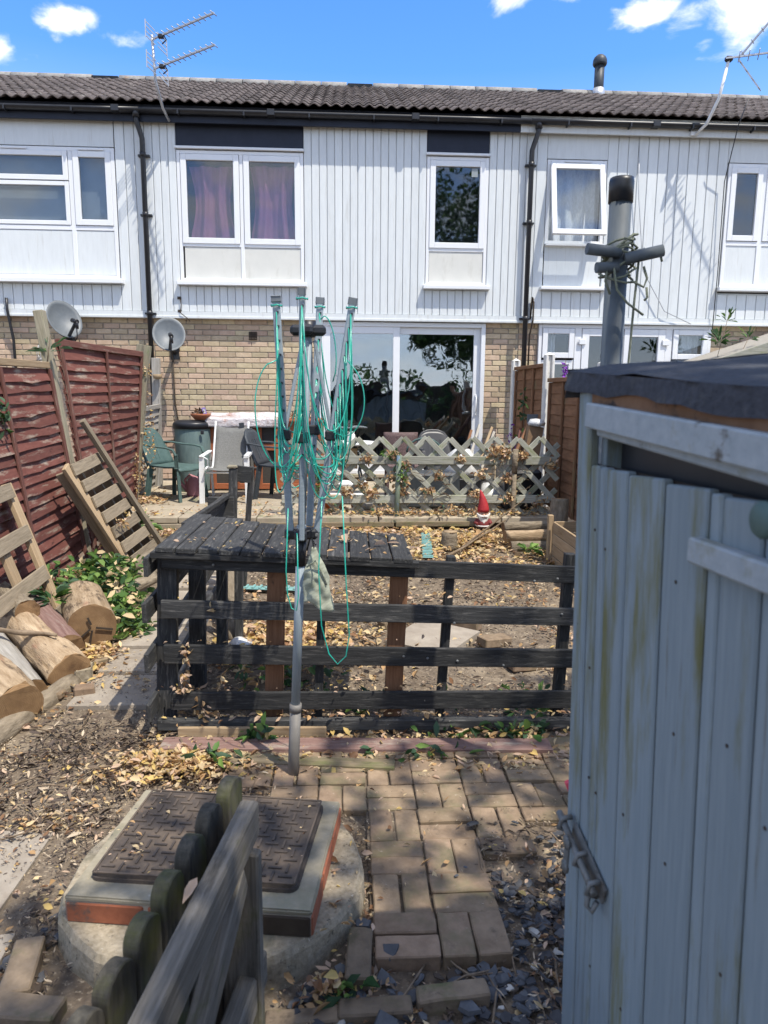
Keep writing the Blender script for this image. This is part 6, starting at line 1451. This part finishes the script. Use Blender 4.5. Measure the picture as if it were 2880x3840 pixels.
# ---------------------------------------------------------------- tree and hedge behind the camera: they shade the foreground and show in the glass
def tree(label, base, cz, rr, n, size, mats, ws, lean=(0, 0)):
    t = thing('tree', label, 'tree', base)
    b = B(); c = V((base[0]+lean[0], base[1]+lean[1], cz)); b0 = V(base)
    b.tube([b0, b0.lerp(c, .35)+V((.1, 0, 0)), b0.lerp(c, .7), c], [.20, .16, .11, .05], 12); tr = b.obj('trunk', M['bark'], t)
    it = []
    for k in range(16):
        v = rv(); e = c+V((v.x*rr[0]*.72, v.y*rr[1]*.72, v.z*rr[2]*.72))
        b = B(); m_ = b0.lerp(c, .45+.03*k); b.tube([m_, m_.lerp(e, .5)+V((0, 0, .2)), e], [.06, .035, .012], 7); b.obj('limb', M['bark'], t)
        it += clump(e, (rr[0]*.42, rr[1]*.42, rr[2]*.40), n//22, size, ws, .2, .6)
    it += clump(c, rr, n-len(it), size, ws, .2, .6)
    for lc_, lr_ in (((3.3, -1.4, 3.1), (1.2, .9, .8)), ((4.6, -1.6, 3.2), (1.2, 1, 1.0)), ((2.4, -1.2, 3.4), (.7, .6, .5))): it += clump(lc_, lr_, 650, size, ws, .2, .6)
    o = leafmesh('crown', it, mats, t); o['kind'] = 'stuff'
    return t
tree('leafy garden tree behind the viewer, seen in the door glass', (4.3, -1.9, 0), 5.7, (2.6, 2.5, 2.6), 11500, .16, [G1, G2, G3], (3, 1, 4), (-.6, .9))
b = B()
it = []
for i in range(7000):
    x = R.uniform(-16, 16); z = R.random()*(2.3+.35*math.sin(x*1.3)+.3*math.sin(x*2.9)); y = -9+R.uniform(-.6, .6)
    it.append((V((x, y, z)), rv(), rv(), R.uniform(.15, .3), R.uniform(.1, .2), pick((3, 1, 4))))
t = thing('hedge', 'long green hedge across the far end of the garden behind the viewer', 'hedge', (0, -9, 0))
o = leafmesh('foliage', it, [G1, G2, G3], t); o['kind'] = 'stuff'
b = B(); b.bx(-16, 16, -9.4, -8.7, 0, 1.9); b.obj('core', M['darkbrown'], t)

# ---------------------------------------------------------------- litter, bark and slate
def stuff(o, label=None, cat=None): o['kind'] = 'stuff'; return o
def area(x0, x1, y0, y1, off=0.0, z=None):
    def f():
        x, y = R.uniform(x0, x1), R.uniform(y0, y1)
        return x, y, (gz(y) if z is None else z)+off
    return f
def blobarea(c, rx, ry, off=0.0, z=None):
    def f():
        r = abs(R.gauss(0, .55)); a = R.uniform(0, 6.283)
        x, y = c[0]+rx*r*math.cos(a), c[1]+ry*r*math.sin(a)
        return x, y, (gz(y) if z is None else z)+off+max(0, .03*(1-r))
    return f
leaves = []
W1 = (4, 4, 2, 3, 1.2); W2 = (5, 4, 1, 2, 3); W3_ = (2, 4, 4, 3, .6)
for fn, n, s, w in ((blobarea((-.35, 4.35), .55, .55), 1100, .045, W2), (area(-.85, .2, 3.4, 5.2), 500, .042, W1), (area(.2, 1.8, 3.35, 5.3), 420, .036, W3_), (area(-.8, 1.8, 5.0, 6.2), 420, .034, W1),
                    (area(.3, 2.2, 5.7, 7.15), 1500, .045, W2), (area(-2.2, .5, 6.85, 7.18), 900, .045, W1), (blobarea((-2.1, 6.75), .3, .35), 420, .045, W1), (blobarea((1.2, 6.6), .6, .45), 900, .045, W2),
                    (blobarea((-2.05, 5.7), .25, .5), 380, .045, W1), (blobarea((-1.50, 4.1), .16, .35), 380, .035, W2), (area(-1.75, -1.42, 3.3, 4.6), 260, .032, W1),
                    (area(-1.0, 1.15, 2.86, 3.24), 1300, .031, W1), (blobarea((-.75, 2.95), .4, .2), 700, .032, W2), (area(-1.9, -.3, 2.5, 3.2), 620, .023, W1), (area(-1.4, -.9, 1.7, 2.7), 200, .021, W1),
                    (area(-.1, .9, 1.9, 2.95, .025), 40, .028, W1), (area(-.02, .09, 1.75, 2.5), 130, .02, W3_), (area(-.2, .62, 1.45, 1.8), 150, .024, W3_), (area(.5, .95, 1.5, 2.4, .02), 170, .021, W3_),
                    (blobarea((-.06, 1.72), .10, .08), 50, .028, W3_), (area(-.2, .04, 1.85, 2.3, .085), 45, .024, W1), (area(-.8, -.1, 1.95, 2.45, .2), 60, .014, W1),
                    (area(-3, 2.2, 7.25, 7.7, 0, .402), 420, .04, W1), (area(-2.6, 2.2, 7.7, 9.6, 0, .402), 300, .036, W1), (blobarea((-2.35, 8.3), .25, .5, 0, .402), 350, .042, W1), (area(-.05, 2.1, 7.2, 7.6, .02, .40), 400, .045, W2),
                    (area(-1.4, -.95, 3.4, 4.2, .008), 60, .03, W1), (area(-1.4, -.95, 4, 6, .008), 40, .03, W1), (area(-1.95, -1.0, 1.6, 2.6, .006), 120, .024, W1), (area(-1.45, -.9, 4.8, 5.6, .014), 14, .04, W2)):
    leaves += flatleaves(int(n*1.45), fn, s, w)
it = []
for _ in range(160):
    i = R.randrange(12); x = pl[i+1]-.005+R.uniform(-.006, .006) if R.random() < .5 else R.uniform(-.88, .31); y = R.uniform(3.22, 3.85)
    it.append((x, y, pz(x)+.014))
k_ = iter(it*3)
leaves += flatleaves(110, lambda: next(k_), .018, (5, 2, 0, 3, 1), .55, .004)
leaves += flatleaves(16, lambda: (R.uniform(-.1, .3), R.uniform(3.3, 3.8), .91), .05, (1, 3, 1, 2, .5))
for z, y, n in ((.245, 3.25, 80), (.485, 3.25, 26), (.700, 3.25, 14), (.112, 3.245, 150)):
    leaves += flatleaves(n, lambda: (R.uniform(-.9, 1.1), y+R.uniform(-.012, .012), z), .02 if z > .2 else .028, W1, .55, .006)
for c, r, n in (((-.76, 3.235, .44), (.03, .015, .06), 22), ((-.77, 3.24, .30), (.02, .02, .08), 14), ((-.80, 3.235, .255), (.035, .02, .03), 12), ((-.70, 3.232, .12), (.04, .02, .09), 30), ((-.64, 3.238, .66), (.03, .02, .03), 8), ((-.60, 3.26, .30), (.02, .02, .12), 10), ((-2.2, 8.05, 1.2), (.08, .1, .5), 120), ((-2.28, 7.85, .75), (.08, .12, .3), 110), ((-2.18, 8.0, 1.9), (.05, .06, .1), 30), ((-2.2, 6.3, .7), (.06, .1, .4), 60), ((-1.85, 5.9, .62), (.06, .18, .08), 40), ((-1.9, 5.9, .25), (.12, .1, .08), 60)):
    leaves += clump(c, r, n, .035, W1, 0, .6, .3)
stuff(leafmesh('dead_leaves', leaves, [LY, LT, LB, LP, LG]))
chips = []
def chip(n, fn, s, w): 
    global chips
    chips += flatleaves(n, fn, s, w, .28, .012)
chip(5200, area(-.9, 1.85, 3.3, 6.0), .030, (5, 4, 2.2)); chip(1500, area(-.4, .5, 4.4, 5.3), .026, (1, 2, 6)); chip(2600, area(-1.75, -.25, 2.45, 3.35), .032, (5, 4, 1.5)); chip(500, area(-1.45, -.9, 2.95, 3.42, .012), .026, (6, 4, .6)); chip(700, area(-2, -1.0, 1.7, 2.6, .002), .016, (3, 4, 3))
chip(700, area(-1.05, -.8, 1.6, 2.5), .018, (4, 4, 1.5)); chip(600, area(-.2, .95, 1.4, 1.8), .024, (4, 4, 1.5)); chip(500, area(.48, .95, 1.5, 2.5, .014), .026, (4, 5, 1)); chip(900, area(.3, 2.2, 5.7, 7.1), .03, (3, 4, 3)); chip(500, area(-2.3, -1.5, 5.2, 7.1), .03, (3, 4, 2))
chip(500, area(-.02, .085, 1.72, 2.6), .014, (4, 4, 2)); chip(700, area(-1.1, -.1, 2.55, 2.95), .028, (4, 4, 1.5))
chip(5200, area(-.9, 1.85, 3.3, 6.2), .015, (1, 2, 6)); chip(3200, area(-1.9, -.3, 2.3, 3.3), .013, (1, 2, 6)); chip(900, area(-1.45, -.92, 3.3, 4.0, .008), .012, (1, 2, 5)); chip(500, area(.08, 1.0, 1.9, 3.0, .02), .009, (2, 3, 4)); chip(700, area(.48, 1.0, 1.45, 2.5, .02), .014, (2, 3, 4))
stuff(leafmesh('bark_chips', chips, [BK1, BK2, BK3]))
b = B()
for _ in range(130):
    x, y, z = area(-1.7, -.4, 2.45, 3.5)() if R.random() < .55 else (area(-.9, 1.8, 3.4, 6.8)() if R.random() < .6 else area(.2, .9, 1.45, 2.3)())
    a = R.uniform(0, 6.28); L = R.uniform(.08, .32); p0 = V((x, y, z+.008)); d_ = V((math.cos(a), math.sin(a), 0)); sdd = V((-d_.y, d_.x, 0))
    b.tube([p0, p0+d_*L*.5+sdd*L*R.uniform(-.1, .1)+V((0, 0, R.uniform(0, .02))), p0+d_*L+V((0, 0, R.uniform(-.004, .02)))], [R.uniform(.002, .005), .003, .0015], 5)
stuff(b.obj('twigs', M['twig'], None))
it = []
for c, r, n in (((.62, 3.16, .05), (.3, .05, .04), 40), ((.88, 3.17, .05), (.15, .05, .04), 26), ((-.42, 3.14, .06), (.09, .04, .05), 26), ((.3, 3.0, .04), (.3, .05, .03), 26), ((-.35, 3.72, .12), (.35, .25, .08), 90), ((.1, 3.5, .07), (.5, .1, .05), 60), ((.0, 1.72, .03), (.05, .06, .03), 14), ((-.62, 2.98, .04), (.2, .04, .03), 40), ((1.0, 3.4, .1), (.2, .2, .1), 40)):
    it += clump(c, r, n, .065, (3, 2, 3, 3, 2), .4, .5)
stuff(leafmesh('low_weeds', it, [G1, G2, G3, G4, LG]))
def chipmesh(name, n, fn, s, ms, ws, th=.25):
    b = B()
    for _ in range(n):
        x, y, z = fn(); k = R.choice((5, 5, 6, 7)); r = s*R.uniform(.45, 1.3); asp = R.uniform(.5, .95); rot_ = Matrix.Rotation(R.uniform(0, 6.28), 3, 'Z') @ Matrix.Rotation(R.gauss(0, .22), 3, 'X') @ Matrix.Rotation(R.gauss(0, .22), 3, 'Y')
        c = V((x, y, z+r*th*.5+R.uniform(0, .012))); t_ = r*th*R.uniform(.6, 1.3); A = []; C = []
        for j in range(k):
            a = 6.2832*j/k+R.uniform(-.35, .35); rr = r*R.uniform(.75, 1.1); q_ = R.uniform(.82, .97)
            A.append(b.bm.verts.new(c+rot_ @ V((rr*math.cos(a), rr*asp*math.sin(a), -t_/2)))); C.append(b.bm.verts.new(c+rot_ @ V((rr*q_*math.cos(a), rr*q_*asp*math.sin(a), t_/2+R.uniform(-.1, .1)*t_))))
        b.mi = pick(ws); fs = [b.bm.faces.new(A[::-1]), b.bm.faces.new(C)]
        for j in range(k): fs.append(b.bm.faces.new((A[j], A[(j+1) % k], C[(j+1) % k], C[j])))
        b._set(fs)
    return b.obj(name, ms, None)
def slatezone():
    while True:
        x, y = R.uniform(.30, 1.0), R.uniform(1.42, 2.42)
        lim = .475 if y < 2.2 else .70
        if x > lim+.01 or (y < 1.80 and x > .12): return x, y, 0
stuff(chipmesh('slate_chips', 620, slatezone, .024, [M['slate'], M['slate2'], M['pebble'], M['darkbrown']], (4, 6, .8, 2)))
stuff(chipmesh('slate_chips', 120, area(-.15, .45, 1.42, 1.78), .026, [M['slate'], M['slate2'], M['pebble'], M['darkbrown']], (5, 5, 1.5, 1)))
stuff(chipmesh('slate_chips', 40, area(-1.0, -.85, 1.65, 2.1), .022, [M['slate2'], M['darkbrown']], (1, 1)))
SL = [(.475, 2.46, .042, 'long slate piece lying on the pavers in the upper middle of the paving'), (.645, 2.465, .026, 'small oval slate piece on the right edge pavers'), (.252, 2.19, .022, 'thin slate sliver on the middle left pavers'), (.41, 2.215, .016, 'tiny slate sliver right of the thin one'), (.372, 2.172, .012, 'tiny slate chip in the joint of the upright pavers'), (.045, 1.975, .032, 'flat slate piece in the gap between manhole base and paving'), (.125, 1.845, .036, 'oval slate piece on the front left paver'), (-.02, 1.80, .030, 'slate piece in the leaves left of the loose brick'), (.525, 1.86, .042, 'large angular slate piece at the front right corner of the paving'), (.325, 1.655, .036, 'broad slate piece at the very bottom right of the half buried brick'), (.10, 1.60, .042, 'large white veined slate piece at the very bottom')]
for i, (x, y, r, lab) in enumerate(SL):
    o = chipmesh('slate_piece', 1, lambda: (x, y, .024 if y > 1.83 and .08 < x < .9 else .012), r, [M['slate']], (1,), .22); prop(o, lab, 'slate', 'slate pieces scattered round the paving')
